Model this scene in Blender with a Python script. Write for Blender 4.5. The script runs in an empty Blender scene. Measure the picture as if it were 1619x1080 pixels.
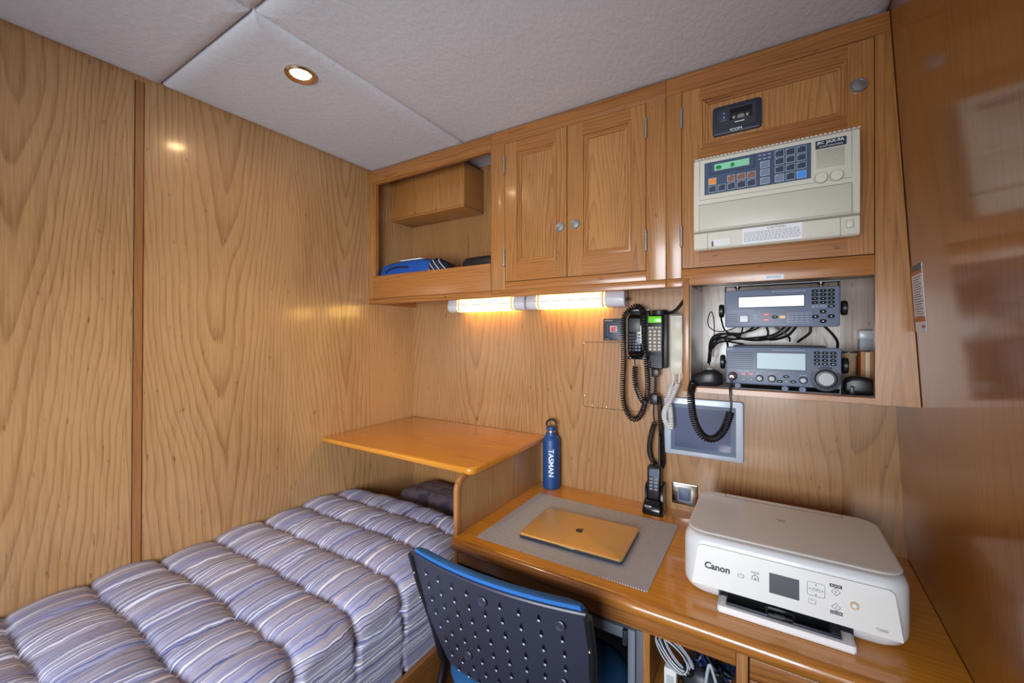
import bpy, bmesh, math, random
from mathutils import Vector, Matrix, noise

random.seed(7)
PI = math.pi
SC = bpy.context.scene
COL = SC.collection
DESK = 0.75            # height of the desk top above the floor; everything is drawn from the desk top and lifted at the end
YF = -0.295            # front plane of the wall cabinets
HC = 1.39              # ceiling height above the desk top


def lin(c):
    return tuple(((v / 255) / 12.92 if v / 255 <= .04045 else ((v / 255 + .055) / 1.055) ** 2.4) for v in c) + (1.0,)


def xr(z, y=0.0):       # the raked wall on the right
    return 1.9065 - .058 * z + .030 * y


# ------------------------------------------------------------------ materials
class NT:
    def __init__(s, name):
        s.m = bpy.data.materials.new(name)
        s.m.use_nodes = True
        s.t = s.m.node_tree
        s.b = s.t.nodes['Principled BSDF']

    def n(s, kind, **kw):
        o = s.t.nodes.new(kind)
        for k, v in kw.items():
            setattr(o, k, v)
        return o

    def put(s, sock, v):
        if hasattr(v, 'is_output'):
            s.t.links.new(v, sock)
        else:
            sock.default_value = v

    def math(s, op, a, b=None, c=None):
        o = s.n('ShaderNodeMath', operation=op)
        for i, v in enumerate((a, b, c)):
            if v is not None:
                s.put(o.inputs[i], v)
        return o.outputs[0]

    def mix(s, f, a, b, blend='MIX'):
        o = s.n('ShaderNodeMix', data_type='RGBA', blend_type=blend)
        s.put(o.inputs[0], f)
        s.put(o.inputs[6], a)
        s.put(o.inputs[7], b)
        return o.outputs[2]

    def noise(s, vec, scale=1, detail=2, rough=.5, dist=0):
        o = s.n('ShaderNodeTexNoise')
        s.put(o.inputs['Vector'], vec)
        o.inputs['Scale'].default_value = scale
        o.inputs['Detail'].default_value = detail
        o.inputs['Roughness'].default_value = rough
        o.inputs['Distortion'].default_value = dist
        return o.outputs[0]

    def ramp(s, f, stops, interp='LINEAR'):
        o = s.n('ShaderNodeValToRGB')
        o.color_ramp.interpolation = interp
        e = o.color_ramp.elements
        while len(e) < len(stops):
            e.new(.5)
        for i, (p, c) in enumerate(stops):
            e[i].position = p
            e[i].color = c if len(c) == 4 else (*c, 1)
        s.put(o.inputs[0], f)
        return o.outputs[0]

    def comb(s, x, y, z=0.0):
        o = s.n('ShaderNodeCombineXYZ')
        for i, v in enumerate((x, y, z)):
            s.put(o.inputs[i], v)
        return o.outputs[0]

    def xyz(s, out='Object'):
        tc = s.n('ShaderNodeTexCoord')
        sp = s.n('ShaderNodeSeparateXYZ')
        s.t.links.new(tc.outputs[out], sp.inputs[0])
        return dict(X=sp.outputs[0], Y=sp.outputs[1], Z=sp.outputs[2], vec=tc.outputs[out])

    def bump(s, h, strength=.2, dist=.001):
        o = s.n('ShaderNodeBump')
        o.inputs['Strength'].default_value = strength
        o.inputs['Distance'].default_value = dist
        s.put(o.inputs['Height'], h)
        s.t.links.new(o.outputs[0], s.b.inputs['Normal'])

    def set(s, **kw):
        for k, v in kw.items():
            s.put(s.b.inputs[k.replace('_', ' ')], v)


def plain(name, rgb, rough=.45, metal=0.0, coat=0.0, emit=None, es=1.0, spec=.5, grain=0.0):
    t = NT(name)
    c = lin(rgb)
    if grain:
        g = t.xyz()
        f = t.noise(g['vec'], 420, 2)
        t.set(Base_Color=t.mix(f, tuple(v * (1 - grain) for v in c[:3]) + (1,), tuple(min(1, v * (1 + grain)) for v in c[:3]) + (1,)))
        t.bump(f, .25, .0006)
    else:
        g = t.xyz()
        f = t.noise(g['vec'], 35, 2)
        t.set(Base_Color=t.mix(f, tuple(v * .96 for v in c[:3]) + (1,), tuple(min(1, v * 1.03) for v in c[:3]) + (1,)))
    t.set(Roughness=rough, Metallic=metal, Coat_Weight=coat, Coat_Roughness=.08, Specular_IOR_Level=spec)
    if emit:
        t.set(Emission_Color=lin(emit), Emission_Strength=es)
    return t.m


def wood(name, light, dark, u='X', v='Z', rough=.32, seed=0.0, period=.30, rings=9.0, vs=3.6, line=.55, coat=.25, coatr=.12, speck=.5, broad=.55):
    t = NT(name)
    g = t.xyz()
    U = t.math('ADD', g[u], seed * 1.37)
    V = t.math('ADD', g[v], seed * .71)
    p1 = t.comb(t.math('MULTIPLY', U, 2.6), t.math('MULTIPLY', V, .8), seed)
    w = t.math('SUBTRACT', t.noise(p1, 1, 3), .5)
    wu = t.math('MULTIPLY_ADD', w, .16, U)
    pp = t.math('DIVIDE', t.math('PINGPONG', wu, period / 2), period / 2)
    pw = t.math('MULTIPLY', t.math('POWER', pp, 1.5), rings)
    p2 = t.comb(t.math('MULTIPLY', U, 5), t.math('MULTIPLY', V, 1.6), seed + 4)
    f = t.math('ADD', pw, t.math('MULTIPLY', V, vs))
    f = t.math('MULTIPLY_ADD', t.noise(p2, 1, 3), 3.0, f)
    fr = t.math('FRACT', f)
    ln = t.ramp(fr, [(0, (0, 0, 0)), (.55, (.18,) * 3), (.9, (1,) * 3), (1, (0, 0, 0))])
    fib = t.noise(t.comb(t.math('MULTIPLY', U, 260), t.math('MULTIPLY', V, 9), seed), 1, 3)
    brd = t.noise(t.comb(t.math('MULTIPLY', U, 6), t.math('MULTIPLY', V, 1.1), seed + 9), 1, 3)
    fac = t.math('MULTIPLY', ln, line)
    fac = t.math('MULTIPLY_ADD', t.math('SUBTRACT', fib, .5), .95, fac)
    fac = t.math('MULTIPLY_ADD', t.math('SUBTRACT', brd, .42), broad * 2, fac)
    sp = t.noise(t.comb(t.math('MULTIPLY', U, 75), t.math('MULTIPLY', V, 26), seed + 2), 1, 1)
    sp = t.ramp(sp, [(.72, (0, 0, 0)), (.8, (1, 1, 1))])
    fac = t.math('MULTIPLY_ADD', sp, speck, fac)
    cl = t.n('ShaderNodeClamp')
    t.put(cl.inputs[0], fac)
    t.set(Base_Color=t.mix(cl.outputs[0], lin(light), lin(dark)), Roughness=rough, Coat_Weight=coat, Coat_Roughness=coatr)
    t.bump(fib, .05, .0008)
    return t.m


M = {}
LW, LD = (214, 172, 120), (150, 104, 60)
M['wall_left'] = wood('wood_wall_left', (196, 154, 106), (130, 90, 54), 'Y', 'Z', rough=.30, seed=.3, period=.5, rings=13, vs=-4.2, line=.42, coat=.6, coatr=.13, broad=.42)
M['wall_back'] = wood('wood_wall_back', (168, 125, 80), (110, 74, 42), 'X', 'Z', rough=.33, seed=1.7, period=.46, rings=10, vs=-4.0, line=.42, broad=.42)
M['wall_right'] = wood('wood_wall_right', (150, 97, 36), (104, 66, 20), 'Y', 'Z', rough=.34, seed=2.9, period=.36, rings=9, vs=2.2, line=.3, coat=.7, coatr=.11, broad=.4)  # cabinet wood made darker: the wall's shade is put into the colour
M['wall_right'].node_tree.nodes['Principled BSDF'].inputs['Specular IOR Level'].default_value = .2
M['cab_v'] = wood('wood_cabinet_upright', (174, 119, 64), (118, 74, 35), 'X', 'Z', rough=.3, seed=3.1, period=.14, rings=6, vs=1.6, line=.45, coat=.25)
M['cab_h'] = wood('wood_cabinet_level', (168, 110, 56), (114, 67, 30), 'Z', 'X', rough=.3, seed=4.3, period=.12, rings=5, vs=1.2, line=.45, coat=.25)
M['cab_y'] = wood('wood_cabinet_side', (164, 112, 62), (110, 68, 34), 'Y', 'Z', rough=.32, seed=5.3, period=.16, rings=6, vs=1.6, line=.45)
M['field'] = wood('wood_door_field', (180, 126, 70), (112, 70, 34), 'X', 'Z', rough=.28, seed=6.75, period=.17, rings=6, vs=7.0, line=.45, coat=.5, speck=.3)
M['dark_in'] = wood('wood_inside', (160, 116, 70), (104, 68, 36), 'X', 'Z', rough=.4, seed=7.7, period=.12, rings=7, vs=1.5, line=.4)
M['desk'] = wood('wood_desk_top', (206, 136, 40), (162, 98, 24), 'Y', 'X', rough=.26, seed=8.2, period=.2, rings=4, vs=.8, line=.35, coat=.8, coatr=.07, speck=.1, broad=.5)
M['desk_edge'] = wood('wood_desk_edge', (178, 116, 50), (134, 80, 30), 'Z', 'X', rough=.2, seed=8.9, period=.09, rings=3, vs=.8, line=.4, coat=.5, coatr=.1)
M['divider'] = wood('wood_divider', (178, 138, 92), (128, 90, 54), 'Y', 'Z', rough=.3, seed=9.4, period=.16, rings=6, vs=1.4, line=.4)
M['dark_wood'] = wood('wood_under_desk', (120, 78, 40), (78, 46, 22), 'X', 'Z', rough=.4, seed=10.1, period=.3, rings=6, vs=1.6, line=.4)  # darker brown wood for the knee hole and bunk base

M['cream'] = plain('cream_plastic', (214, 211, 196), .42)
M['cream2'] = plain('cream_plastic_deep', (203, 200, 184), .42)  # slightly darker cream for covers and wall base
M['beige_dark'] = plain('dark_beige_plastic', (140, 136, 120), .5)  # darker beige for seams, grille slats and dial skirts
M['white'] = plain('white_plastic', (226, 226, 224), .32, coat=.2)
M['white2'] = plain('white_plastic_cool', (214, 217, 222), .3, coat=.2)
M['paper'] = plain('white_paper', (236, 236, 240), .7)
M['black'] = plain('black_plastic', (26, 27, 30), .38)
M['gloss_black'] = plain('black_gloss', (14, 15, 18), .14)
M['rubber'] = plain('black_rubber', (20, 21, 24), .45)
M['key_black'] = plain('black_key', (12, 13, 16), .6, spec=.2)
M['charcoal'] = plain('charcoal_plastic', (50, 54, 62), .4)
M['navy_plate'] = plain('slate_plate', (38, 46, 64), .4)
M['console'] = plain('console_slate', (66, 84, 112), .4)
M['key_dark'] = plain('key_slate', (48, 62, 86), .4)
M['key_line'] = plain('key_outline', (196, 206, 220), .5)
M['key_grey'] = plain('key_grey', (120, 134, 158), .45)
M['orange'] = plain('orange_key', (240, 150, 60), .4)
M['brown_key'] = plain('brown_key', (140, 98, 80), .45)
M['blue_key'] = plain('blue_key', (60, 150, 235), .4)
M['lcd_green'] = plain('green_display', (140, 205, 170), .2, emit=(120, 190, 150), es=.15)
M['green_ink'] = plain('green_ink', (20, 140, 60), .4)
M['radio'] = plain('radio_slate', (106, 117, 140), .42)
M['radio_dk'] = plain('radio_groove', (44, 52, 70), .5)
M['lcd_glare'] = plain('display_glare', (235, 245, 245), .12, emit=(225, 238, 240), es=.55)  # white glow stands in for the window reflected in the display
M['lcd_pale'] = plain('pale_display', (172, 194, 204), .4, emit=(150, 176, 190), es=.12)
M['red_key'] = plain('red_key', (190, 70, 84), .4)
M['amber_key'] = plain('amber_key', (236, 186, 110), .4)
M['grey_knob'] = plain('grey_knob', (170, 176, 180), .4)
M['lcd_phone'] = plain('phone_green_display', (110, 200, 50), .2, emit=(90, 190, 40), es=.3)
M['tan_key'] = plain('tan_key', (206, 186, 156), .45)
M['steel'] = plain('satin_nickel', (196, 198, 200), .3, metal=1)
M['chrome'] = plain('polished_metal', (150, 138, 128), .18, metal=1)  # brownish base colour with the reflected wood painted in
M['brass'] = plain('light_ring_metal', (206, 182, 150), .25, metal=1)
M['bottle'] = plain('navy_powder_coat', (24, 66, 124), .42, grain=.12)
M['letter_white'] = plain('white_lettering', (228, 234, 242), .5)
M['ink'] = plain('dark_ink', (38, 42, 56), .5)
M['ink_grey'] = plain('grey_ink', (120, 120, 122), .5)
M['laptop'] = plain('laptop_gold_reflection', (222, 186, 126), .38, metal=.7)  # gold of the reflected wood wall mixed into the base colour
M['laptop_side'] = plain('laptop_edge', (92, 98, 112), .35, metal=.8)
M['tablet_rim'] = plain('silver_bezel', (188, 198, 214), .35, metal=.2)
M['tablet_in'] = plain('slate_bezel', (70, 90, 118), .35)
M['screen'] = plain('dim_screen', (84, 92, 122), .12, coat=.6)
M['blue_bag'] = plain('blue_nylon', (14, 76, 160), .6, grain=.15)
M['chair_plastic'] = plain('chair_black_plastic', (50, 52, 68), .38, grain=.3)
M['chair_blue'] = plain('chair_fabric_lit', (36, 104, 178), .85, grain=.45)  # lighter than the seat fabric: the pad's stronger light is painted in
M['chair_seat'] = plain('chair_seat_fabric', (26, 84, 134), .85, grain=.45)
M['bead'] = plain('slot_highlight', (150, 160, 184), .3)  # pale beads stand in for light caught at the slot feet
M['grey_metal'] = plain('grey_painted_metal', (122, 130, 142), .45, metal=.1)
M['grey_dark'] = plain('dark_grey_metal', (92, 96, 106), .5)  # darker grey for the outer upright and the card heading
M['twine'] = plain('beige_twine', (196, 166, 128), .8, grain=.3)
M['spine'] = plain('orange_book_cover', (196, 128, 74), .6)
M['page'] = plain('book_pages', (226, 208, 176), .7)
M['grey_tape'] = plain('pale_grey_plastic', (176, 186, 192), .5)
M['niche'] = wood('wood_niche_lining', (200, 182, 168), (156, 128, 108), 'X', 'Z', rough=.3, seed=12.2, period=.22, rings=5, vs=2.0, line=.3, coat=.5)  # wood whose sheen is put into the pale base colour
M['niche_floor'] = plain('dark_laminate', (92, 84, 84), .35)
M['floor'] = plain('navy_carpet', (52, 54, 62), .95, grain=.4)
M['lens'] = plain('lit_lens', (255, 226, 160), .3, emit=(255, 204, 104), es=13.0)
M['spot'] = plain('lit_spot', (255, 236, 200), .3, emit=(255, 214, 160), es=130.0)
M['cap'] = plain('lamp_end_plastic', (206, 208, 216), .4)
M['slot_dark'] = plain('seam_dark', (20, 14, 8), .8)
M['gap'] = plain('dark_joint', (70, 42, 20), .8)  # dark brown for joint lines
M['clear_cord'] = plain('silver_cable', (176, 186, 200), .35)
M['blue_cord'] = plain('dark_blue_cable', (28, 44, 84), .4)


def ceiling_mat():
    t = NT('ceiling_fabric')
    g = t.xyz()
    n1 = t.noise(t.comb(t.math('MULTIPLY', g['X'], 90), t.math('MULTIPLY', g['Y'], 45)), 1, 4, .6)
    n2 = t.noise(g['vec'], 6, 3)
    f = t.math('MULTIPLY_ADD', n2, .4, t.math('MULTIPLY', n1, .6))
    t.set(Base_Color=t.mix(f, lin((196, 202, 211)), lin((222, 226, 233))), Roughness=.8)
    t.bump(n1, .6, .004)
    return t.m


def mat_weave():
    t = NT('woven_vinyl')
    g = t.xyz()
    ch = t.n('ShaderNodeTexChecker')
    t.put(ch.inputs['Vector'], g['vec'])
    ch.inputs['Scale'].default_value = 300
    ch.inputs['Color1'].default_value = lin((212, 212, 218))
    ch.inputs['Color2'].default_value = lin((96, 98, 112))
    n = t.noise(g['vec'], 60, 2)
    t.set(Base_Color=t.mix(.12, ch.outputs[0], t.mix(n, lin((120, 122, 132)), lin((200, 200, 205)))), Roughness=.6)
    t.bump(ch.outputs[1], .4, .0008)
    return t.m


def mat_stripes(name, dim=1.0):
    t = NT(name)
    tc = t.n('ShaderNodeTexCoord')
    sp = t.n('ShaderNodeSeparateXYZ')
    t.t.links.new(tc.outputs['UV'], sp.inputs[0])
    U, V = sp.outputs[0], sp.outputs[1]
    wob = t.math('SUBTRACT', t.noise(t.comb(t.math('MULTIPLY', U, 16), t.math('MULTIPLY', V, 9)), 1, 2), .5)
    u = t.math('MULTIPLY_ADD', t.math('SUBTRACT', t.noise(t.comb(t.math('MULTIPLY', U, 60), t.math('MULTIPLY', V, 34), 3.0), 1, 1), .5), .006, t.math('MULTIPLY_ADD', wob, .016, U))
    wn = t.n('ShaderNodeTexWhiteNoise', noise_dimensions='1D')
    t.put(wn.inputs['W'], t.math('FLOOR', t.math('MULTIPLY', u, 400)))
    c = t.ramp(wn.outputs['Value'], [
        (0.0, lin((160, 160, 190))), (.22, lin((126, 130, 174))), (.36, lin((176, 168, 176))), (.52, lin((152, 155, 190))),
        (.64, lin((232, 234, 246))), (.78, lin((142, 144, 184))), (.91, lin((184, 176, 178))), (.96, lin((90, 98, 148)))], 'CONSTANT')
    bw = t.n('ShaderNodeTexWhiteNoise', noise_dimensions='1D')
    t.put(bw.inputs['W'], t.math('FLOOR', t.math('MULTIPLY', u, 70)))
    band = t.ramp(bw.outputs['Value'], [(0, lin((236, 230, 230))), (.5, lin((222, 226, 244))), (1, lin((240, 234, 230)))])
    c = t.mix(.3, c, t.mix(1, c, band, 'MULTIPLY'))
    if dim != 1:
        c = t.mix(1, c, (dim, dim, dim, 1), 'MULTIPLY')
    t.set(Base_Color=c, Roughness=.85, Sheen_Weight=.15)
    wr = t.noise(t.comb(t.math('MULTIPLY', U, 40), t.math('MULTIPLY', V, 14)), 1, 4, .6)
    t.bump(wr, .35, .006)
    return t.m


def mat_pillow():
    t = NT('dark_print_cotton')
    g = t.xyz()
    n = t.noise(g['vec'], 18, 3)
    t.set(Base_Color=t.ramp(n, [(.35, lin((84, 84, 104))), (.5, lin((126, 112, 122))), (.66, lin((92, 74, 84)))]), Roughness=.9)
    t.bump(n, .3, .004)
    return t.m


def mat_bag_check():
    t = NT('blue_striped_webbing')
    g = t.xyz()
    w = t.math('FRACT', t.math('MULTIPLY', t.math('ADD', g['X'], g['Z']), 40))
    t.set(Base_Color=t.ramp(w, [(0, lin((22, 28, 44))), (.8, lin((170, 180, 200)))], 'CONSTANT'), Roughness=.7)
    return t.m


M['ceiling'] = ceiling_mat()
M['weave'] = mat_weave()
M['stripes'] = mat_stripes('striped_quilt')
M['pillow'] = mat_pillow()
M['bag_check'] = mat_bag_check()


# ------------------------------------------------------------------ mesh builder
def catmull(pts, n=8, closed=False):
    P = [Vector(p) for p in pts]
    out = []
    L = len(P)
    rng = L if closed else L - 1
    for i in range(rng):
        p0 = P[(i - 1) % L] if closed or i > 0 else P[0] * 2 - P[1]
        p1, p2 = P[i], P[(i + 1) % L]
        p3 = P[(i + 2) % L] if closed or i + 2 < L else P[-1] * 2 - P[-2]
        for k in range(n):
            t = k / n
            out.append(.5 * ((2 * p1) + (p2 - p0) * t + (2 * p0 - 5 * p1 + 4 * p2 - p3) * t * t + (3 * p1 - p0 - 3 * p2 + p3) * t ** 3))
    if not closed:
        out.append(P[-1])
    return out


def resample(pts, step):
    out = [pts[0].copy()]
    acc = 0.0
    for a, b in zip(pts, pts[1:]):
        d = (b - a).length
        if d < 1e-9:
            continue
        pos = step - acc
        while pos <= d:
            out.append(a.lerp(b, pos / d))
            pos += step
        acc = d - (pos - step)
    return out


def rrect(x0, x1, y0, y1, r, n=5):
    r = max(1e-5, min(r, (x1 - x0) / 2 - 1e-5, (y1 - y0) / 2 - 1e-5))
    out = []
    for cx, cy, a0 in ((x1 - r, y1 - r, 0), (x0 + r, y1 - r, 90), (x0 + r, y0 + r, 180), (x1 - r, y0 + r, 270)):
        for k in range(n + 1):
            a = math.radians(a0 + 90 * k / n)
            out.append((cx + r * math.cos(a), cy + r * math.sin(a)))
    return out


class MB:
    def __init__(s, mat=None):
        s.v, s.f, s.mi = [], [], []
        s.T = mat or Matrix.Identity(4)
        s.cur = 0

    def raw(s, vs, fs, mi=None):
        b = len(s.v)
        s.v += [s.T @ Vector(p) for p in vs]
        m = s.cur if mi is None else mi
        for f in fs:
            s.f.append([b + i for i in f])
            s.mi.append(m)
        return s

    def bm_in(s, bm, mi=None):
        bm.verts.ensure_lookup_table()
        bm.verts.index_update()
        return s.raw([v.co.copy() for v in bm.verts], [[v.index for v in f.verts] for f in bm.faces], mi)

    def box(s, x0, x1, y0, y1, z0, z1, mi=None, bev=0.0, seg=2):
        vs = [(x, y, z) for x in (x0, x1) for y in (y0, y1) for z in (z0, z1)]
        fs = [(0, 1, 3, 2), (4, 6, 7, 5), (0, 4, 5, 1), (2, 3, 7, 6), (0, 2, 6, 4), (1, 5, 7, 3)]
        if not bev:
            return s.raw(vs, fs, mi)
        bm = bmesh.new()
        B = [bm.verts.new(p) for p in vs]
        for f in fs:
            bm.faces.new([B[i] for i in f])
        bmesh.ops.bevel(bm, geom=bm.edges[:], offset=bev, segments=seg, profile=.5, affect='EDGES')
        s.bm_in(bm, mi)
        bm.free()
        return s

    def prism(s, poly, axis, a, b, mi=None, bev=0.0, seg=2, bev_ends='ab'):
        """poly in the two other axes (X: y,z; Y: x,z; Z: x,y), drawn from a to b along axis; bev rounds the rim of the ends"""
        def P(p, t):
            return {'X': (t, p[0], p[1]), 'Y': (p[0], t, p[1]), 'Z': (p[0], p[1], t)}[axis]
        n = len(poly)
        vs = [P(p, a) for p in poly] + [P(p, b) for p in poly]
        fs = [[(i + 1) % n, i, n + i, n + (i + 1) % n] for i in range(n)] + [list(range(n)), list(range(2 * n - 1, n - 1, -1))]
        bm = bmesh.new()
        B = [bm.verts.new(p) for p in vs]
        F = [bm.faces.new([B[i] for i in f]) for f in fs]
        bmesh.ops.recalc_face_normals(bm, faces=bm.faces[:])
        if bev:
            ed = []
            if 'a' in bev_ends:
                ed += F[-2].edges[:]
            if 'b' in bev_ends:
                ed += F[-1].edges[:]
            bmesh.ops.bevel(bm, geom=list(set(ed)), offset=bev, segments=seg, profile=.5, affect='EDGES')
        s.bm_in(bm, mi)
        bm.free()
        return s

    def loft(s, rings, mi=None, cap=True):
        n = len(rings[0])
        vs = [p for r in rings for p in r]
        fs = []
        for k in range(len(rings) - 1):
            for i in range(n):
                j = (i + 1) % n
                fs.append([k * n + i, k * n + j, (k + 1) * n + j, (k + 1) * n + i])
        if cap:
            fs.append(list(range(n))[::-1])
            fs.append([(len(rings) - 1) * n + i for i in range(n)])
        bm = bmesh.new()
        B = [bm.verts.new(p) for p in vs]
        for f in fs:
            bm.faces.new([B[i] for i in f])
        bmesh.ops.recalc_face_normals(bm, faces=bm.faces[:])
        s.bm_in(bm, mi)
        bm.free()
        return s

    def lathe(s, prof, o, axis='Z', n=24, mi=None, sx=1.0):
        """prof: (radius, along)"""
        o = Vector(o)
        rings = []
        for r, t in prof:
            ring = []
            for k in range(n):
                a = 2 * PI * k / n
                c, d = r * math.cos(a) * sx, r * math.sin(a)
                ring.append(o + Vector({'Z': (c, d, t), 'Y': (c, t, d), 'X': (t, c, d)}[axis]))
            rings.append(ring)
        return s.loft(rings, mi)

    def tube(s, pts, r, n=8, mi=None, closed=False, cap=True):
        pts = [Vector(p) for p in pts]
        L = len(pts)
        rings = []
        prev = None
        for i in range(L):
            if closed:
                t = pts[(i + 1) % L] - pts[i - 1]
            else:
                t = pts[min(i + 1, L - 1)] - pts[max(i - 1, 0)]
            if t.length < 1e-9:
                t = Vector((0, 0, 1))
            t.normalize()
            if prev is None:
                u = t.orthogonal().normalized()
            else:
                u = (prev - t * prev.dot(t))
                u = u.normalized() if u.length > 1e-6 else t.orthogonal().normalized()
            prev = u
            w = t.cross(u)
            rr = r[i] if isinstance(r, (list, tuple)) else r
            rings.append([pts[i] + (u * math.cos(2 * PI * k / n) + w * math.sin(2 * PI * k / n)) * rr for k in range(n)])
        if closed:
            rings.append(rings[0])
        vs = [p for q in rings for p in q]
        fs = []
        for k in range(len(rings) - 1):
            for i in range(n):
                j = (i + 1) % n
                fs.append([k * n + i, k * n + j, (k + 1) * n + j, (k + 1) * n + i])
        if cap and not closed:
            fs.append(list(range(n))[::-1])
            fs.append([(len(rings) - 1) * n + i for i in range(n)])
        return s.raw(vs, fs, mi)

    def coil(s, pts, R=.0075, wire=.0022, pitch=.0055, mi=None, per=11, n=5):
        path = resample(catmull(pts, 14), pitch / per)
        out = []
        prev = None
        for i, p in enumerate(path):
            t = (path[min(i + 1, len(path) - 1)] - path[max(i - 1, 0)]).normalized()
            u = t.orthogonal().normalized() if prev is None else (prev - t * prev.dot(t)).normalized()
            prev = u
            a = 2 * PI * i / per
            out.append(p + (u * math.cos(a) + t.cross(u) * math.sin(a)) * R)
        return s.tube(out, wire, n, mi)

    def ball(s, c, rx, ry, rz, mi=None, n=16, m=10):
        c = Vector(c)
        rings = []
        for k in range(m + 1):
            a = -PI / 2 + PI * k / m
            rr = max(math.cos(a), .01)
            rings.append([c + Vector((rx * rr * math.cos(2 * PI * i / n), ry * rr * math.sin(2 * PI * i / n), rz * math.sin(a))) for i in range(n)])
        return s.loft(rings, mi)

    def text(s, txt, size, fn, mi=None, bold=0.0, sx=1.0, depth=.0004, align='CENTER', slices=0):
        """fn(u, v, d) -> point; u along the writing, v up, d out of the surface"""
        cu = bpy.data.curves.new('t', 'FONT')
        cu.body = txt
        cu.size = size
        cu.align_x = align
        cu.align_y = 'CENTER'
        cu.offset = bold * size
        cu.resolution_u = 3
        cu.extrude = depth
        ob = bpy.data.objects.new('t', cu)
        COL.objects.link(ob)
        dg = bpy.context.evaluated_depsgraph_get()
        me = bpy.data.meshes.new_from_object(ob.evaluated_get(dg))
        if slices:
            b = bmesh.new()
            b.from_mesh(me)
            for k in range(1, slices):
                yy = -size * .6 + 1.2 * size * k / slices
                bmesh.ops.bisect_plane(b, geom=b.verts[:] + b.edges[:] + b.faces[:], plane_co=(0, yy, 0), plane_no=(0, 1, 0))
            b.to_mesh(me)
            b.free()
        s.raw([fn(v.co.x * sx, v.co.y, v.co.z) for v in me.vertices], [list(p.vertices) for p in me.polygons], mi)
        bpy.data.objects.remove(ob)
        bpy.data.curves.remove(cu)
        bpy.data.meshes.remove(me)
        return s

    def build(s, name, mats, parent=None, label=None, angle=38, smooth=True):
        mats = mats if isinstance(mats, (list, tuple)) else [mats]
        me = bpy.data.meshes.new(name)
        off = Vector((0, 0, 0))
        root = parent
        while root is not None and root.parent is not None:
            root = root.parent
        if root is not None and not root.get('_local'):
            off = root.location
        me.from_pydata([tuple(p - off) for p in s.v], [], s.f)
        for m in mats:
            me.materials.append(M[m] if isinstance(m, str) else m)
        me.polygons.foreach_set('material_index', s.mi)
        bm = bmesh.new()
        bm.from_mesh(me)
        bmesh.ops.remove_doubles(bm, verts=bm.verts[:], dist=1e-6)
        bmesh.ops.recalc_face_normals(bm, faces=bm.faces[:])
        bm.to_mesh(me)
        bm.free()
        if smooth:
            me.polygons.foreach_set('use_smooth', [True] * len(me.polygons))
            me.set_sharp_from_angle(angle=math.radians(angle))
        o = bpy.data.objects.new(name, me)
        COL.objects.link(o)
        if parent is not None:
            o.parent = parent
        if label:
            o['label'] = label
        return o


def thing(name, label, cat, loc=(0, 0, 0), rot=None, group=None):
    o = bpy.data.objects.new(name, None)
    o.empty_display_size = .02
    COL.objects.link(o)
    o.location = loc
    if rot is not None:
        o.rotation_euler = rot
        o['_local'] = True
    o['label'] = label
    o['category'] = cat
    if group:
        o['group'] = group
    return o


def tag(o, label, cat, group=None, kind=None):
    o['label'] = label
    o['category'] = cat
    if group:
        o['group'] = group
    if kind:
        o['kind'] = kind
    return o


def struct(name, mb, mat, label=None):
    o = mb.build(name, mat)
    o['kind'] = 'structure'
    if label:
        o['label'] = label
        o['category'] = name.split('_')[0]
    return o


def face(y):            # writing or marks on a plane that faces the room: u -> X, v -> Z, out -> -Y
    return lambda cx, cz: (lambda u, v, d: (cx + u, y - d, cz + v))


def copy_tree(o, parent=None):
    c = o.copy()
    COL.objects.link(c)
    c.parent = parent
    for ch in [x for x in bpy.data.objects if x.parent == o]:
        copy_tree(ch, c)
    return c


# ------------------------------------------------------------------ the cabin
YB = -2.6
struct('floor', MB().box(-.05, 2.05, YB, .05, -.80, -.75), 'floor', 'dark carpeted cabin floor below the desk and bunk')
mb = MB()
mb.box(-.05, 0, YB, .05, -.75, HC + .06)
struct('wall_left', mb, 'wall_left', 'pale honey veneer wall beside the bunk')
mb = MB()
# strip let into the wall, leaning very slightly
mb.raw([(0, -1.1655, -.5), (0, -1.145, -.5), (0, -1.1345, 1.385), (0, -1.153, 1.385), (.003, -1.1655, -.5), (.003, -1.145, -.5), (.003, -1.1345, 1.385), (.003, -1.153, 1.385)],
       [(4, 5, 6, 7), (0, 4, 7, 3), (1, 2, 6, 5), (0, 1, 5, 4), (3, 7, 6, 2)], 0)
for a, b, c, d in ((-1.1452, -1.1428, -1.1352, -1.1328), (-1.1680, -1.1656, -1.1555, -1.1531)):
    mb.raw([(.0012, a, -.5), (.0012, b, -.5), (.0012, d, 1.386), (.0012, c, 1.386)], [(0, 1, 2, 3)], 1)
M['strip'] = wood('wood_strip', (166, 114, 68), (124, 82, 46), 'Y', 'Z', rough=.3, seed=2.2, line=.3)
struct('trim_1', mb, ['strip', 'gap'], 'narrow upright wood strip covering the joint in the wall by the bunk')
mb = MB()
mb.box(0, 2.0, 0, .05, -.75, HC + .06)
struct('wall_back', mb, 'wall_back', 'honey veneer wall behind the desk')
mb = MB()
zs = (-.75, HC + .06)
vs = []
for y in (YB, 0.0):
    for z in zs:
        vs += [(xr(z, y), y, z), (xr(z, y) + .06, y, z)]
mb.raw(vs, [(0, 1, 3, 2), (4, 6, 7, 5), (0, 2, 6, 4), (1, 5, 7, 3), (0, 4, 5, 1), (2, 3, 7, 6)])
struct('wall_right', mb, 'wall_right', 'varnished wood wall, shade painted into its colour, leaning outwards beside the printer')
mb = MB()
mb.box(-.05, 2.05, YB, .05, HC + .03, HC + .06)
struct('ceiling', mb, 'ceiling', 'grey fabric covered ceiling')
# padded ceiling panels


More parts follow.
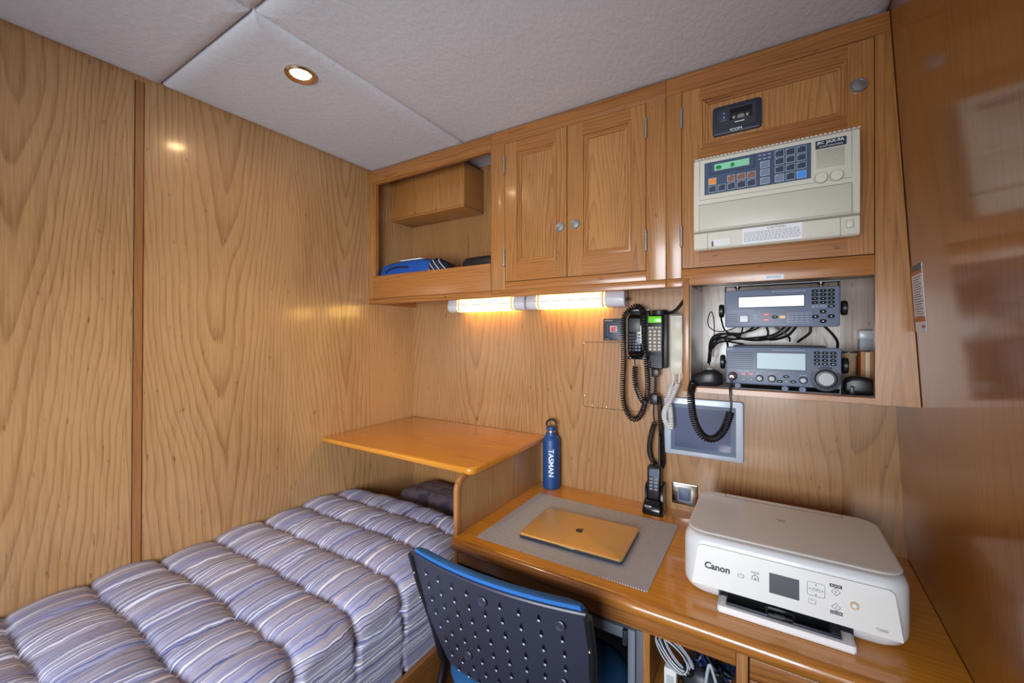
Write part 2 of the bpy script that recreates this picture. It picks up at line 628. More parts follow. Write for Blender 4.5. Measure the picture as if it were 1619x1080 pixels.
def ceil_panel(x0, x1, y0, y1, lab, drop=0.0):
    m = MB()
    rings = []
    for ins, z in ((.001, .03), (.001, .016), (.004, .011), (.010, .007), (.020, .0035), (.032, .0012), (.05, 0)):
        z = HC + z - drop
        r = rrect(x0 + ins, x1 - ins, y0 + ins, y1 - ins, .004, 2)
        rings.append([(p[0], p[1], z) for p in r])
    m.loft(rings)
    o = m.build('ceiling_panel', 'ceiling', angle=60)
    o['kind'] = 'structure'
    o['label'] = lab
    o['category'] = 'ceiling panel'
    return o


xc, yc = .545, -1.092
ceil_panel(.002, xc - .001, yc + .001, YF + .03, 'padded grey ceiling panel holding the round light')
ceil_panel(.002, xc - .001, YB, yc - .001, 'padded grey ceiling panel over the strip in the bunk wall')
ceil_panel(xc + .001, 1.818, yc + .001, YF + .03, 'large padded grey ceiling panel above the cupboard doors')
ceil_panel(xc + .001, 1.75, YB, yc - .001, 'padded grey ceiling panel of which only a tip shows')

# round ceiling light
t = thing('downlight', 'round recessed ceiling light glowing warm in a metal ring', 'ceiling light', (.43, -.90, HC))
mb = MB()
mb.lathe([(.044, .004), (.044, -.003), (.041, -.0065), (.034, -.006), (.028, -.001), (.0262, .001), (.0262, .004)], (.43, -.90, HC), n=36)
mb.build('ring', 'brass', t)
MB().lathe([(.0262, .003), (.0262, -.0005), (.020, -.002), (.001, -.003)], (.43, -.90, HC), n=30).build('bulb', 'spot', t)

# ------------------------------------------------------------------ wall cabinets


def door_mesh(t, x0, x1, z0, z1, px0, px1, pz0, pz1, name='door', y=YF):
    """framed door with a stepped moulding round a raised field; stiles run full height, rails between"""
    yb = y + .020
    m = MB()
    g = .0012
    x0, x1, z0, z1 = x0 + g, x1 - g, z0 + g, z1 - g
    m.box(x0, px0, y, yb, z0, z1, 0)
    m.box(px1, x1, y, yb, z0, z1, 0)
    m.box(px0, px1, y, yb, z0, pz0, 1)
    m.box(px0, px1, y, yb, pz1, z1, 1)
    steps = [(0, 0), (.001, -.003), (.006, -.004), (.007, .0005), (.012, .001), (.013, .0035), (.019, .0045), (.020, .0075)]
    rings = []
    for ins, d in steps:
        rings.append([(px0 + ins, y + d, pz0 + ins), (px1 - ins, y + d, pz0 + ins), (px1 - ins, y + d, pz1 - ins), (px0 + ins, y + d, pz1 - ins)])
    for k in range(len(rings) - 1):
        A, B = rings[k], rings[k + 1]
        for i in range(4):
            j = (i + 1) % 4
            m.raw([A[i], A[j], B[j], B[i]], [(0, 1, 2, 3)], 1 if i in (0, 2) else 0)
    R = rings[-1]
    m.raw(R, [(0, 1, 2, 3)], 2)
    return m.build(name, ['cab_v', 'cab_h', 'field'], t, angle=20)


def hinge(parent, x, z0, z1):
    m = MB()
    m.lathe([(.0015, z0 - .002), (.0042, z0), (.0042, z1), (.0015, z1 + .002)], (x, YF - .0035, 0), n=12)
    m.box(x - .001, x + .001, YF - .003, YF + .006, z0, z1)
    for k in range(1, 5):
        zz = z0 + (z1 - z0) * k / 5
        m.lathe([(.0046, zz - .0006), (.0046, zz + .0006)], (x, YF - .0035, 0), n=12)
    return m.build('hinge', 'steel', parent)


def knob(parent, x, z, r=.0165):
    m = MB()
    m.lathe([(r, 0), (r, -.003), (r * .93, -.0045), (r * .80, -.0045), (r * .76, -.003), (r * .70, -.0042), (.001, -.0052)], (x, YF, z), 'Y', n=30)
    return m.build('knob', 'steel', parent)


# open shelf unit against the left wall
X1 = .6924
t = thing('shelf_cabinet', 'open-fronted wooden wall cabinet with a blue bag inside', 'cabinet', (.346, YF, .768))
m = MB()
m.box(0.001, .0335, YF, YF + .02, .795, 1.3325, 0, .001)
m.box(.0335, .0462, YF + .004, YF + .02, .89, 1.331, 0)
m.build('stile', 'cab_v', t)
m = MB()
m.box(0.001, X1, YF, YF + .02, 1.3318, HC - .001, 0, .0012)
m.box(.04, X1, YF + .003, YF + .018, 1.325, 1.3318, 0)
m.build('top_rail', 'cab_h', t)
m = MB()
m.prism(rrect(0.001, X1 + .002, .7705, .7948, .0001, 1), 'Y', YF, YF + .03, 0, .002)
m.box(.001, .02, YF + .03, -.001, .7725, .795)
m.build('light_pelmet', 'cab_h', t)
m = MB()
m.box(.0335, X1 - .0005, YF - .004, YF + .014, .7955, .8995, 0, .0015)
m.build('front_lip', 'cab_h', t)
m = MB()
m.box(.001, X1, YF + .021, -.002, .7965, .812)
m.build('shelf', 'dark_in', t)
m = MB()
m.box(.003, X1, -.010, -.001, .813, HC - .002)
m.build('back', 'dark_in', t)
m = MB()
m.box(.002, .46, -.16, -.0105, 1.192, HC - .003, 0, .0012)
m.box(.002, .4605, -.1605, -.0105, 1.190, 1.2, 1, .0012)
m.build('boxed_duct', ['cab_v', 'cab_h'], t, 'boxed-in duct across the upper back')
m = MB()
m.box(.640, .690, -.17, -.05, 1.245, 1.262)
m.build('bracket_shelf', 'dark_in', t)

t = thing('black_unit', 'small black box fixed high inside the open cabinet beside the duct', 'device', (.665, -.11, 1.06))
m = MB()
m.box(.628, .690, -.150, -.07, 1.065, 1.243, 0, .004)
m.build('housing', 'black', t)
MB().box(.632, .686, -.152, -.149, 1.08, 1.23, 0, .001).build('front_cover', 'charcoal', t)

t = thing('blue_bag', 'bright blue zipped nylon case lying in the open cabinet', 'bag', (.23, -.22, .813))
m = MB()
prof = [(-.270, .815), (-.274, .86), (-.273, .920), (-.258, .951), (-.23, .963), (-.18, .956), (-.15, .92), (-.148, .815)]
rings = []
for x, sc, dz in ((.050, .90, -.012), (.058, .98, -.003), (.08, 1, 0), (.18, 1, .006), (.30, 1, .004), (.345, .99, 0), (.352, .95, -.004)):
    rings.append([(x, -.216 + (p[0] + .216) * sc, .815 + (p[1] - .815) * (sc * .995) + dz * (p[1] > .87)) for p in prof])
m.loft(rings)
m.build('case', 'blue_bag', t)
m = MB()
rings = []
for x, sc, dz in ((.353, .98, .004), (.362, 1.0, .007), (.385, .98, .0), (.42, .86, -.012), (.447, .66, -.03)):
    rings.append([(x, -.216 + (p[0] + .216) * sc, .815 + (p[1] - .815) * sc + dz * 0) for p in prof])
m.loft(rings)
m.build('end_pocket', 'bag_check', t)
m = MB()
m.tube(catmull([(.09, -.2745, .915), (.13, -.2765, .929), (.19, -.2765, .933), (.235, -.2745, .928)], 6), .004, 6)
m.build('carry_handle', 'black', t)
m = MB()
m.box(.16, .29, -.250, -.226, .965, .9685, 0, .001)
m.build('name_strip', 'letter_white', t)

t = thing('black_case', 'flat black rounded case lying beside the blue bag', 'case', (.60, -.2, .813))
m = MB()
rings = []
for ins, z in ((.012, .813), (.002, .825), (0, .87), (.001, .925), (.006, .937), (.016, .943), (.03, .945)):
    rings.append([(p[0], p[1], z) for p in rrect(.515 + ins, .688 - ins, -.262 + ins, -.14 - ins, .03, 4)])
m.loft(rings)
m.build('shell', 'black', t)
m = MB()
r = rrect(.5145, .6885, -.2625, -.1395, .03, 4)
m.tube([(p[0], p[1], .905) for p in r], .0016, 6, closed=True)
m.build('zip', 'charcoal', t)

# two-door cupboard
XA, XB = .6924, 1.3209
t = thing('door_cabinet', 'wooden wall cabinet with a pair of panelled doors', 'cabinet', (1.0, YF, .795))
m = MB()
m.box(XA + .0005, .7532, YF - .001, YF + .02, .7952, 1.3385, 0, .001)
m.build('stile', 'cab_v', t)
m = MB()
m.box(1.2633, XB - .0005, YF, YF + .02, .7952, 1.3385, 0, .001)
m.build('stile', 'cab_v', t)
m = MB()
m.box(XA + .0005, XB - .0005, YF, YF + .02, 1.3385, HC - .001, 0, .001)
m.build('top_rail', 'cab_h', t)
m = MB()
m.box(.7532, 1.2633, YF, YF + .02, .7952, .8250, 0, .001)
m.build('bottom_rail', 'cab_h', t)
m = MB()
m.box(XA + .0035, XB - .0005, YF, YF + .03, .7705, .7948, 0, .002)
m.build('light_pelmet', 'cab_h', t)
m = MB()
m.box(XA + .0005, XB - .0005, YF + .021, -.002, .7965, .81, 0)
m.box(XA + .0005, XA + .012, YF + .021, -.002, .812, HC - .002, 0)
m.box(XA + .013, XB - .0005, YF + .03, YF + .034, .812, HC - .002, 1)
m.build('carcass', ['cab_y', 'slot_dark'], t)
d = door_mesh(t, .7537, 1.0025, .8256, 1.338, .8021, .9644, .887, 1.2995)
knob(d, .9785, .9985)
hinge(d, .7528, 1.2255, 1.2905)
hinge(d, .7528, .885, .947)
d = door_mesh(t, 1.0030, 1.2628, .8256, 1.338, 1.0563, 1.2184, .889, 1.297)
knob(d, 1.0335, 1.0005)
hinge(d, 1.2635, 1.2295, 1.2925)
hinge(d, 1.2635, .886, .949)

# equipment cabinet on the right with a door above and an open radio niche below
t = thing('equipment_cabinet', 'tall wooden wall cabinet with one big door over an open radio niche', 'cabinet', (1.6, YF, .4645))
m = MB()
m.box(XB + .0005, 1.3640, YF, YF + .02, .7952, 1.3390, 0, .001)
m.build('stile', 'cab_v', t)


def slant(x0, z0, z1, ya, yb, gap=.0015):
    vs = []
    for y in (ya, yb):
        vs += [(x0, y, z0), (xr(z0, y) - gap, y, z0), (xr(z1, y) - gap, y, z1), (x0, y, z1)]
    return vs, [(0, 1, 2, 3), (7, 6, 5, 4), (0, 4, 5, 1), (1, 5, 6, 2), (2, 6, 7, 3), (3, 7, 4, 0)]


m = MB()
m.raw(*slant(1.7905, .4645, 1.3390, YF, YF + .02))
m.build('stile', 'cab_v', t)
m = MB()
m.raw(*slant(XB + .0005, 1.3395, HC - .001, YF, YF + .02))
m.build('top_rail', 'cab_h', t)
m = MB()
m.box(1.3645, 1.7900, YF, YF + .02, .7735, .8212, 0, .001)
m.build('middle_rail', 'cab_h', t)
m = MB()
m.box(XB, 1.3675, YF, YF + .03, .7705, .7948, 0, .002)
m.build('light_pelmet', 'cab_h', t)
m = MB()
m.box(1.3680, 1.3850, YF - .001, -.002, .4650, .7945, 0, .002)
m.build('niche_side', 'cab_y', t)
m = MB()
m.prism([(YF - .003, .4650), (YF - .003, .4790), (YF - .001, .4812), (-.002, .4812), (-.002, .4640), (YF, .4640)], 'X', 1.3855, 1.7905)
m.raw(*slant(1.7905, .4640, .4805, YF + .021, -.002, .003))
m.build('niche_base', 'cab_h', t, 'rounded lower edge of the niche')
m = MB()
m.box(1.3852, 1.845, -.012, -.002, .4815, .795, 0)
m.box(1.3852, 1.3865, YF + .012, -.012, .4815, .7735, 0)
m.box(1.8400, 1.8460, YF + .022, -.012, .4815, .7735, 1)
m.build('niche_lining', ['niche', 'cab_y'], t, 'wood lining with its sheen painted pale')
m = MB()
m.box(1.3855, 1.8395, YF + .012, -.0125, .4813, .4822, 0)
m.build('niche_mat', 'niche_floor', t, 'dark shelf surface')
m = MB()
m.box(XB + .0005, 1.846, YF + .021, -.002, .7955, .808, 0)
m.box(1.366, 1.789, YF + .03, YF + .034, .81, HC - .002, 1)
m.build('carcass', ['dark_in', 'slot_dark'], t)
d = door_mesh(t, 1.3645, 1.7897, .8222, 1.3390, 1.4134, 1.7398, 1.160, 1.3035)
knob(d, 1.7603, 1.2312, .0175)
hinge(d, 1.3640, 1.2305, 1.2915)
hinge(d, 1.3640, .886, .949)
m = MB()
m.box(1.5678, 1.6110, YF - .0006, YF, .7765, .7875, 0)
m.text('ZM100803', .0075, face(YF - .0006)(1.5894, .782), 1, sx=1.0)
tag(m.build('rail_label', ['letter_white', 'ink_grey']), 'tiny white printed label stuck on the rail above the radios', 'label')

# small black control face on the big door
t = thing('remote_receiver', 'small black faceplate set into the big cabinet door above the fax', 'device', (1.504, YF, 1.187))
yf = YF
m = MB()
m.prism(rrect(1.4455, 1.5625, 1.1870, 1.2660, .008), 'Y', YF + .0072, YF - .0045, 0, .0022, bev_ends='b')
m.prism(rrect(1.4570, 1.5490, 1.2000, 1.2555, .002), 'Y', YF - .0045, YF - .0055, 1)
m.build('faceplate', ['navy_plate', 'charcoal'], t)
m = MB()
m.box(1.4880, 1.5410, YF - .0068, YF - .0055, 1.2210, 1.2500, 0)
m.box(1.4880, 1.5410, YF - .0080, YF - .0055, 1.2260, 1.2370, 1)
m.build('card_slot', ['gloss_black', 'black'], t)
m = MB()
m.lathe([(.004, 0), (.004, -.003), (.001, -.0035)], (1.4985, YF - .0068, 1.2255), 'Y', 12)
m.lathe([(.004, 0), (.004, -.003), (.001, -.0035)], (1.5300, YF - .0068, 1.2255), 'Y', 12)
m.prism([(1.505, 1.222), (1.524, 1.222), (1.521, 1.230), (1.508, 1.230)], 'Y', YF - .0068, YF - .009)
m.build('latch', 'steel', t)
m = MB()
m.box(1.4630, 1.4840, YF - .0068, YF - .0055, 1.2210, 1.2480, 0, .0008)
m.text('A', .007, face(YF - .007)(1.474, 1.242), 1)
m.text('B', .007, face(YF - .007)(1.474, 1.231), 1)
m.build('button', ['key_dark', 'key_line'], t)
m = MB()
m.text('ICOM', .0095, face(YF - .0046)(1.503, 1.1937), 0, bold=.015, sx=1.2)
m.box(1.500, 1.523, YF - .0072, YF - .0055, 1.2115, 1.2135, 0)
m.build('lettering', 'letter_white', t)

# ------------------------------------------------------------------ fax machine on the door
FY = -.365
t = thing('weather_fax', 'cream wall-mounted fax receiver with keypad on the big cabinet door', 'fax machine', (1.58, YF, .859))
m = MB()
m.prism([(YF - .0005, .868), (FY + .006, .859), (FY, .863), (FY, .903), (FY + .004, .9065), (FY - .001, .911), (FY - .003, .9925), (FY + .001, 1.100), (FY + .010, 1.108), (YF - .0005, 1.108)], 'X', 1.4062, 1.7538, 0, .0025)
for k in range(40):
    x = 1.4085 + k * .00875
    m.box(x, x + .0058, FY + .008, YF - .004, 1.1072, 1.1096, 0)
m.build('body', 'cream', t, angle=30)
m = MB()
m.box(1.4203, 1.7386, FY - .0032, FY - .002, .9920, .9932, 0)
m.box(1.4203, 1.4210, FY - .0026, FY - .001, .9930, 1.1000, 0)
m.box(1.7380, 1.7386, FY - .0026, FY - .001, .9930, 1.1000, 0)
m.build('console_seam', 'beige_dark', t)
m = MB()
m.box(1.4203, 1.7386, FY - .0055, FY - .001, .9120, .9795, 0, .0018)
m.build('paper_cover', 'cream2', t)
m = MB()
for a, b, c, d in ((1.4203, 1.7386, .9798, .9806), (1.4196, 1.4203, .909, .9806), (1.7386, 1.7394, .909, .9806)):
    m.box(a, b, FY - .0040, FY - .001, c, d)
m.box(1.4070, 1.7530, FY - .0016, FY + .004, .9045, .9080)
m.build('cover_gap', 'beige_dark', t)
m = MB()
for x in (1.4398, 1.7183):
    MB().box(x - .0005, x + .0005, FY - .0006, FY + .02, .8595, .9040).build('tray_joint', 'ink_grey', t)
# console plate
m = MB()
m.box(1.4330, 1.6631, FY - .0040, FY - .001, 1.0050, 1.0900, 0)
m.box(1.4455, 1.5485, FY - .0046, FY - .0038, 1.0565, 1.0595, 1)
m.box(1.4455, 1.4475, FY - .0046, FY - .0038, 1.0590, 1.0900, 1)
m.box(1.5465, 1.5485, FY - .0046, FY - .0038, 1.0590, 1.0900, 1)
m.box(1.5850, 1.5856, FY - .0046, FY - .0038, 1.0100, 1.0880, 1)
for i in range(3):
    m.box(1.5560 + i * .010, 1.5625 + i * .010, FY - .0046, FY - .0038, 1.0815, 1.0832, 2)
    m.box(1.5560 + i * .010, 1.5625 + i * .010, FY - .0046, FY - .0038, 1.0725, 1.0742, 2)
m.build('console', ['console', 'key_dark', 'key_line'], t)
m = MB()
m.box(1.4568, 1.5364, FY - .0050, FY - .0038, 1.0650, 1.0820, 0)
for x, w in ((1.460, .014), (1.494, .010)):
    m.ball((x + w / 2, FY - .005, 1.0725), w / 2, .0004, .0055, 1)
m.build('display', ['lcd_green', 'green_ink'], t)


def fkey(x0, x1, z0, z1, mat):
    q = MB()
    q.box(x0, x1, FY - .0050, FY - .0039, z0, z1, 1)
    q.box(x0 + .0009, x1 - .0009, FY - .0056, FY - .0045, z0 + .0009, z1 - .0009, 0)
    q.box(x0 + .002, x0 + .006, FY - .0058, FY - .0050, z1 - .0032, z1 - .0022, 1)
    return q.build('key', [mat, 'key_line'], t)


fkey(1.4429, 1.4614, 1.0297, 1.0468, 'orange')
for x0, x1 in ((1.4870, 1.5047), (1.5091, 1.5280), (1.5313, 1.5505)):
    fkey(x0, x1, 1.0296, 1.0463, 'brown_key')
for x0, x1 in ((1.4429, 1.4614), (1.4651, 1.4832), (1.4872, 1.5053), (1.5091, 1.5284), (1.5313, 1.5505)):
    fkey(x0, x1, 1.0090, 1.0266, 'key_dark')
for z0, z1 in ((1.0494, 1.0661), (1.0293, 1.0459), (1.0089, 1.0251)):
    fkey(1.5602, 1.5799, z0, z1, 'key_grey')
for r, (z0, z1) in enumerate(((1.0693, 1.0861), (1.0510, 1.0670), (1.0311, 1.0471), (1.0086, 1.0265))):
    for c, (x0, x1) in enumerate(((1.5912, 1.6100), (1.6134, 1.6321), (1.6352, 1.6541))):
        fkey(x0, x1, z0, z1, 'blue_key' if (r, c) == (3, 2) else 'key_grey' if (r, c) == (3, 0) else 'key_dark')
m = MB()
m.box(1.6718, 1.7289, FY - .0036, FY - .001, 1.0712, 1.0898, 0)
m.text('JRC', .0082, face(FY - .0036)(1.6815, 1.0840), 1, bold=.02)
m.text('JAX-9A', .0098, face(FY - .0036)(1.7085, 1.0840), 1, bold=.015, sx=1.08)
m.text('WEATHER FACSIMILE RECEIVER', .0044, face(FY - .0036)(1.7003, 1.0750), 1, sx=.72)
m.build('nameplate', ['navy_plate', 'letter_white'], t)
m = MB()
for k in range(13):
    z = 1.0668 - k * .0034
    m.box(1.6730, 1.7262, FY - .0018 + .0000, FY + .001, z - .0006, z + .0004, 0)
m.build('speaker_grille', 'beige_dark', t)
for x in (1.6825, 1.7112):
    m = MB()
    m.lathe([(.0125, 0), (.0125, -.006), (.0112, -.0085), (.001, -.009)], (x, FY - .001, 1.0015), 'Y', 24, 0)
    m.lathe([(.0135, 0), (.0135, -.0026), (.0125, -.003)], (x, FY - .001, 1.0015), 'Y', 24, 1)
    m.build('dial', ['cream', 'beige_dark'], t)
m = MB()
m.box(1.5213, 1.6461, FY - .0008, FY + .002, .8640, .9035, 0)
m.text('CAUTION', .0075, face(FY - .0009)(1.594, .8985), 1, bold=.01, sx=1.15)
for k in range(7):
    z = .892 - k * .0036
    x = 1.5245
    random.seed(k)
    while x < 1.64:
        w = random.uniform(.003, .008)
        m.box(x, min(x + w, 1.6435), FY - .0010, FY - .0006, z - .0006, z + .0006, 1)
        x += w + .0016
m.build('caution_label', ['paper', 'ink_grey'], t)
m = MB()
m.prism(rrect(1.7289, 1.7420, .8775, .8945, .0005, 1), 'Y', FY + .002, FY - .0010, 1)
m.box(1.7297, 1.7412, FY - .0025, FY, .8783, .8937, 0, .0006)
m.build('release_button', ['cream', 'ink_grey'], t)
m = MB()
m.box(1.4498, 1.4944, FY - .0012, FY + .002, .8650, .8850, 0)
m.box(1.4545, 1.4938, FY - .0018, FY, .8662, .8840, 1)
m.box(1.4500, 1.4540, FY - .0020, FY, .8655, .8790, 2)
m.build('paper_window', ['cream2', 'white', 'charcoal'], t)

# ------------------------------------------------------------------ radios in the niche
RY = -.29


def cable(parent, pts, r=.0028, mat='rubber', name='cable'):
    return MB().tube(catmull(pts, 8), r, 7).build(name, mat, parent)


def rface(x0, x1, z0, z1, depth, parent):
    m = MB()
    rings = []
    for ins, y in ((.006, RY + .006), (.0, RY + .012)):
        pass
    m.prism(rrect(x0, x1, z0, z1, .005), 'Y', RY + .016, RY, 0, .0035, bev_ends='b')
    m.box(x0 + .003, x1 - .003, RY + .016, RY + depth, z0 + .003, z1 - .003, 1)
    return m.build('chassis', ['radio', 'charcoal'], parent)


def rkey(parent, x, z, w, h, mat, mark='key_line', mh=.0012, mw=.003):
    m = MB()
    w, h = w * 1.12, h * 1.1
    mat = 'key_black' if mat == 'black' else mat
    m.prism(rrect(x - w / 2, x + w / 2, z - h / 2, z + h / 2, h * .45, 3), 'Y', RY, RY - .0022, 0)
    if mark:
        m.box(x - mw / 2, x + mw / 2, RY - .0026, RY - .0020, z - mh / 2, z + mh / 2, 1)
    return m.build('key', [mat, mark or 'key_line'], parent)


t = thing('ship_radio', 'slate grey marine radio with a long display painted white with window glare, upper of the two in the niche', 'radio', (1.601, -.2, .645))
rface(1.4758, 1.7264, .6507, .7515, .085, t)
m = MB()
m.box(1.5075, 1.6562, RY - .0010, RY + .001, .7024, .7349, 0)
m.box(1.5095, 1.6540, RY - .0016, RY, .7050, .7318, 1)
m.build('display', ['radio_dk', 'lcd_glare'], t)
for r, z in enumerate((.7410, .7312, .7214, .7116, .7020)):
    for c, x in enumerate((1.6764, 1.6928, 1.7089)):
        rkey(t, x, z, .0125, .0068, 'key_grey' if r == 4 and c < 2 else 'black', 'letter_white' if r < 4 or c == 2 else 'ink', mw=.0022 if r < 4 else .006)
for x, z in ((1.6928, .6888), (1.6773, .6762), (1.7089, .6765), (1.6928, .6646)):
    rkey(t, x, z, .0125, .0085, 'black', 'letter_white', .0025, .0025)
m = MB()
m.tube([(1.6928 + .017 * math.cos(a), RY - .0003, .6764 + .013 * math.sin(a)) for a in [2 * PI * k / 28 for k in range(28)]], .0007, 4, closed=True)
m.build('pad_ring', 'key_grey', t)
rkey(t, 1.5728, .6838, .0150, .0068, 'red_key', 'letter_white', .0012, .009)
rkey(t, 1.5728, .6696, .0150, .0068, 'red_key', 'letter_white', .0016, .009)
rkey(t, 1.5919, .6770, .0115, .0068, 'black', 'letter_white', .001, .006)
rkey(t, 1.6083, .6768, .0125, .0072, 'amber_key', None)
m = MB()
m.box(1.5110, 1.5336, RY - .0014, RY + .001, .6642, .6838, 1)
m.box(1.5122, 1.5312, RY - .0040, RY, .6650, .6822, 0, .0012)
m.build('distress_cover', ['letter_white', 'black'], t)
m = MB()
for k in range(4):
    m.box(1.4789, 1.5060, RY - .0004, RY + .001, .6850 - k * .0058, .6862 - k * .0058)
m.build('speaker_grille', 'radio_dk', t)
m = MB()
for k in range(4):
    z = .6832 - k * .0062
    m.box(1.6200, 1.6225, RY - .0006, RY, z - .0008, z + .0008)
    for q in range(4):
        m.box(1.6240 + q * .0108, 1.6320 + q * .0108, RY - .0005, RY, z - .0005, z + .0004)
m.build('legend_lettering', 'key_line', t)
m = MB()
for a in ((1.6190, 1.6685, .6868, .6872), (1.6190, 1.6685, .6602, .6606), (1.6188, 1.6192, .6604, .6870), (1.6683, 1.6687, .6604, .6870)):
    m.box(a[0], a[1], RY - .0005, RY, a[2], a[3])
m.build('legend_border', 'key_line', t)
m = MB()
for x, z in ((1.543, .6822), (1.5445, .6745)):
    m.box(x, x + .008, RY - .0005, RY, z - .0005, z + .0005)
m.build('small_lettering', 'key_line', t)
m = MB()
for q in range(9):
    m.box(1.5850 + q * .0082, 1.5915 + q * .0082, RY - .0005, RY, .7432, .7441)
m.build('title_lettering', 'key_line', t)
m = MB()
for q in range(6):
    m.box(1.4960 + q * .0085, 1.5025 + q * .0085, RY - .0005, RY, .6953, .6959)
m.build('lettering', 'key_line', t)
for s, x in ((-1, 1.4758), (1, 1.7264)):
    m = MB()
    m.lathe([(.004, 0), (.004, s * .003), (.0165, s * .0035), (.0185, s * .006), (.0185, s * .013), (.0165, s * .0155), (.001, s * .016)], (x + s * .0012, RY + .028, .6975), 'X', 20)
    m.build('side_knob', 'black', t)
m = MB()
m.box(1.4735, 1.7275, RY + .012, RY + .05, .7650, .7672, 0)
m.box(1.4735, 1.4755, RY + .012, RY + .05, .6900, .7650, 0)
m.box(1.7268, 1.7286, RY + .012, RY + .05, .6900, .7650, 0)
m.box(1.4735, 1.7275, RY + .0115, RY + .0125, .7650, .7660, 1)
m.build('bracket', ['black', 'grey_knob'], t, 'black mounting bracket under the niche ceiling')
for x in (1.505, 1.691):
    m = MB()
    m.lathe([(.0075, .7650), (.0075, .7605), (.005, .7590), (.0038, .7588), (.0038, .7530)], (x, RY + .028, 0), n=14)
    m.build('bolt', 'chrome', t)
P = lambda x, z, y=-.17: (x, y, z)
cable(t, [P(1.462, .690, -.25), P(1.458, .670), P(1.470, .640), P(1.505, .628, -.14)], .0025)
cable(t, [P(1.573, .655), P(1.577, .635), P(1.572, .622), P(1.555, .618, -.15)], .003)
cable(t, [P(1.632, .655), P(1.612, .634), P(1.570, .616), P(1.52, .616), P(1.478, .632), P(1.44, .628), P(1.425, .60), P(1.42, .545, -.12)], .0034)
cable(t, [P(1.645, .655), P(1.624, .628), P(1.59, .616), P(1.57, .618, -.14)], .0036)
cable(t, [P(1.676, .655), P(1.674, .635), P(1.655, .617), P(1.65, .610, -.13)], .0036)
cable(t, [P(1.705, .655), P(1.722, .634), P(1.735, .612, -.16), P(1.738, .585, -.13)], .0034)
cable(t, [P(1.513, .655), P(1.511, .638), P(1.50, .620), P(1.46, .608), P(1.434, .60), P(1.423, .57)], .0022)
cable(t, [P(1.545, .655), P(1.512, .634), P(1.47, .634), P(1.438, .618), P(1.428, .59)], .0028)
cable(t, [P(1.593, .655), P(1.625, .625), P(1.63, .612, -.13)], .0026)
for x in (1.608, 1.625, 1.66):
    cable(t, [P(x, .76, -.03), P(x + .001, .745, -.14), P(x - .001, .735, -.2)], .004)

cable(t, [P(1.500, .655), P(1.480, .645), P(1.445, .640, -.15), P(1.418, .655, -.12), P(1.412, .68, -.10), P(1.420, .705, -.09), P(1.428, .68, -.09), P(1.430, .63, -.1), P(1.424, .58, -.1), P(1.416, .53, -.1)], .0016)
cable(t, [P(1.56, .655), P(1.53, .640), P(1.46, .622, -.15), P(1.425, .59, -.14), P(1.415, .54, -.13)], .0024)
cable(t, [P(1.62, .655), P(1.585, .628), P(1.50, .617, -.19), P(1.455, .618, -.19), P(1.428, .585, -.17), P(1.420, .54, -.15)], .0030)
t = thing('transceiver', 'slate grey marine transceiver with a tuning dial, lower of the two in the niche', 'radio', (1.603, -.2, .4822))
rface(1.4781, 1.7292, .4955, .5972, .13, t)
m = MB()
m.box(1.4950, 1.7020, RY + .018, RY + .10, .5942, .6010, 0, .001)
m.build('top_cover', 'charcoal', t)
m = MB()
m.box(1.5495, 1.6588, RY - .0010, RY + .001, .5372, .5836, 0)
m.box(1.5515, 1.6570, RY - .0018, RY, .5392, .5816, 1)
m.build('display', ['radio_dk', 'lcd_pale'], t)
m = MB()
for k in range(9):
    m.box(1.4806, 1.5435, RY - .0004, RY + .001, .5380 + k * .0053, .5396 + k * .0053)
m.build('speaker_grille', 'radio_dk', t)
for r, z in enumerate((.5845, .5752, .5659, .5567)):
    for x in (1.6806, 1.6965, 1.7127):
        rkey(t, x, z, .0115, .0062, 'black', 'letter_white', mw=.0025 if r < 3 else .005)
for x, z, mt, mk in ((1.5205, .5239, 'red_key', 'letter_white'), (1.5386, .5242, 'red_key', 'letter_white'), (1.5205, .5089, 'charcoal', 'letter_white'), (1.5386, .5090, 'charcoal', 'letter_white'),
                     (1.6164, .5206, 'black', 'letter_white'), (1.6024, .5081, 'black', 'letter_white'), (1.6164, .5084, 'charcoal', 'letter_white'), (1.6314, .5084, 'black', 'letter_white')):
    rkey(t, x, z, .0115, .0060, mt, mk, .001, .006)
for x, z, r in ((1.5574, .5135, .0085), (1.5851, .5142, .0092), (1.6523, .5138, .0090)):
    m = MB()
    m.lathe([(r, 0), (r, -.009), (r * .92, -.011), (r * .70, -.0115)], (x, RY, z), 'Y', 20, 0)
    m.lathe([(r * .72, -.010), (r * .66, -.0125), (.001, -.013)], (x, RY, z), 'Y', 20, 1)
    m.build('control_knob', ['black', 'grey_knob'], t)
m = MB()
m.lathe([(.031, .001), (.031, -.001), (.029, -.0015)], (1.6979, RY, .5195), 'Y', 36, 2)
m.lathe([(.0225, -.001), (.0225, -.012), (.0205, -.015), (.017, -.0155)], (1.6979, RY, .5200), 'Y', 32, 0)
m.lathe([(.0168, -.012), (.0155, -.0170), (.001, -.0172)], (1.6979, RY, .5200), 'Y', 32, 1)
m.build('tuning_dial', ['black', 'grey_knob', 'radio_dk'], t)
for x, a in ((1.678, .6), (1.7170, -.6)):
    m = MB()
    m.T = Matrix.Translation((x, 0, .5412)) @ Matrix.Rotation(-a, 4, 'Y')
    m.prism(rrect(-.007, .007, -.0028, .0028, .0015, 2), 'Y', RY, RY - .0025)
    m.build('key', 'black', t)
m = MB()
m.lathe([(.0115, .0), (.0115, -.004), (.0095, -.005), (.0095, -.009), (.006, -.010), (.006, -.016), (.001, -.017)], (1.4942, RY, .5165), 'Y', 20)
m.build('microphone_socket', 'chrome', t)
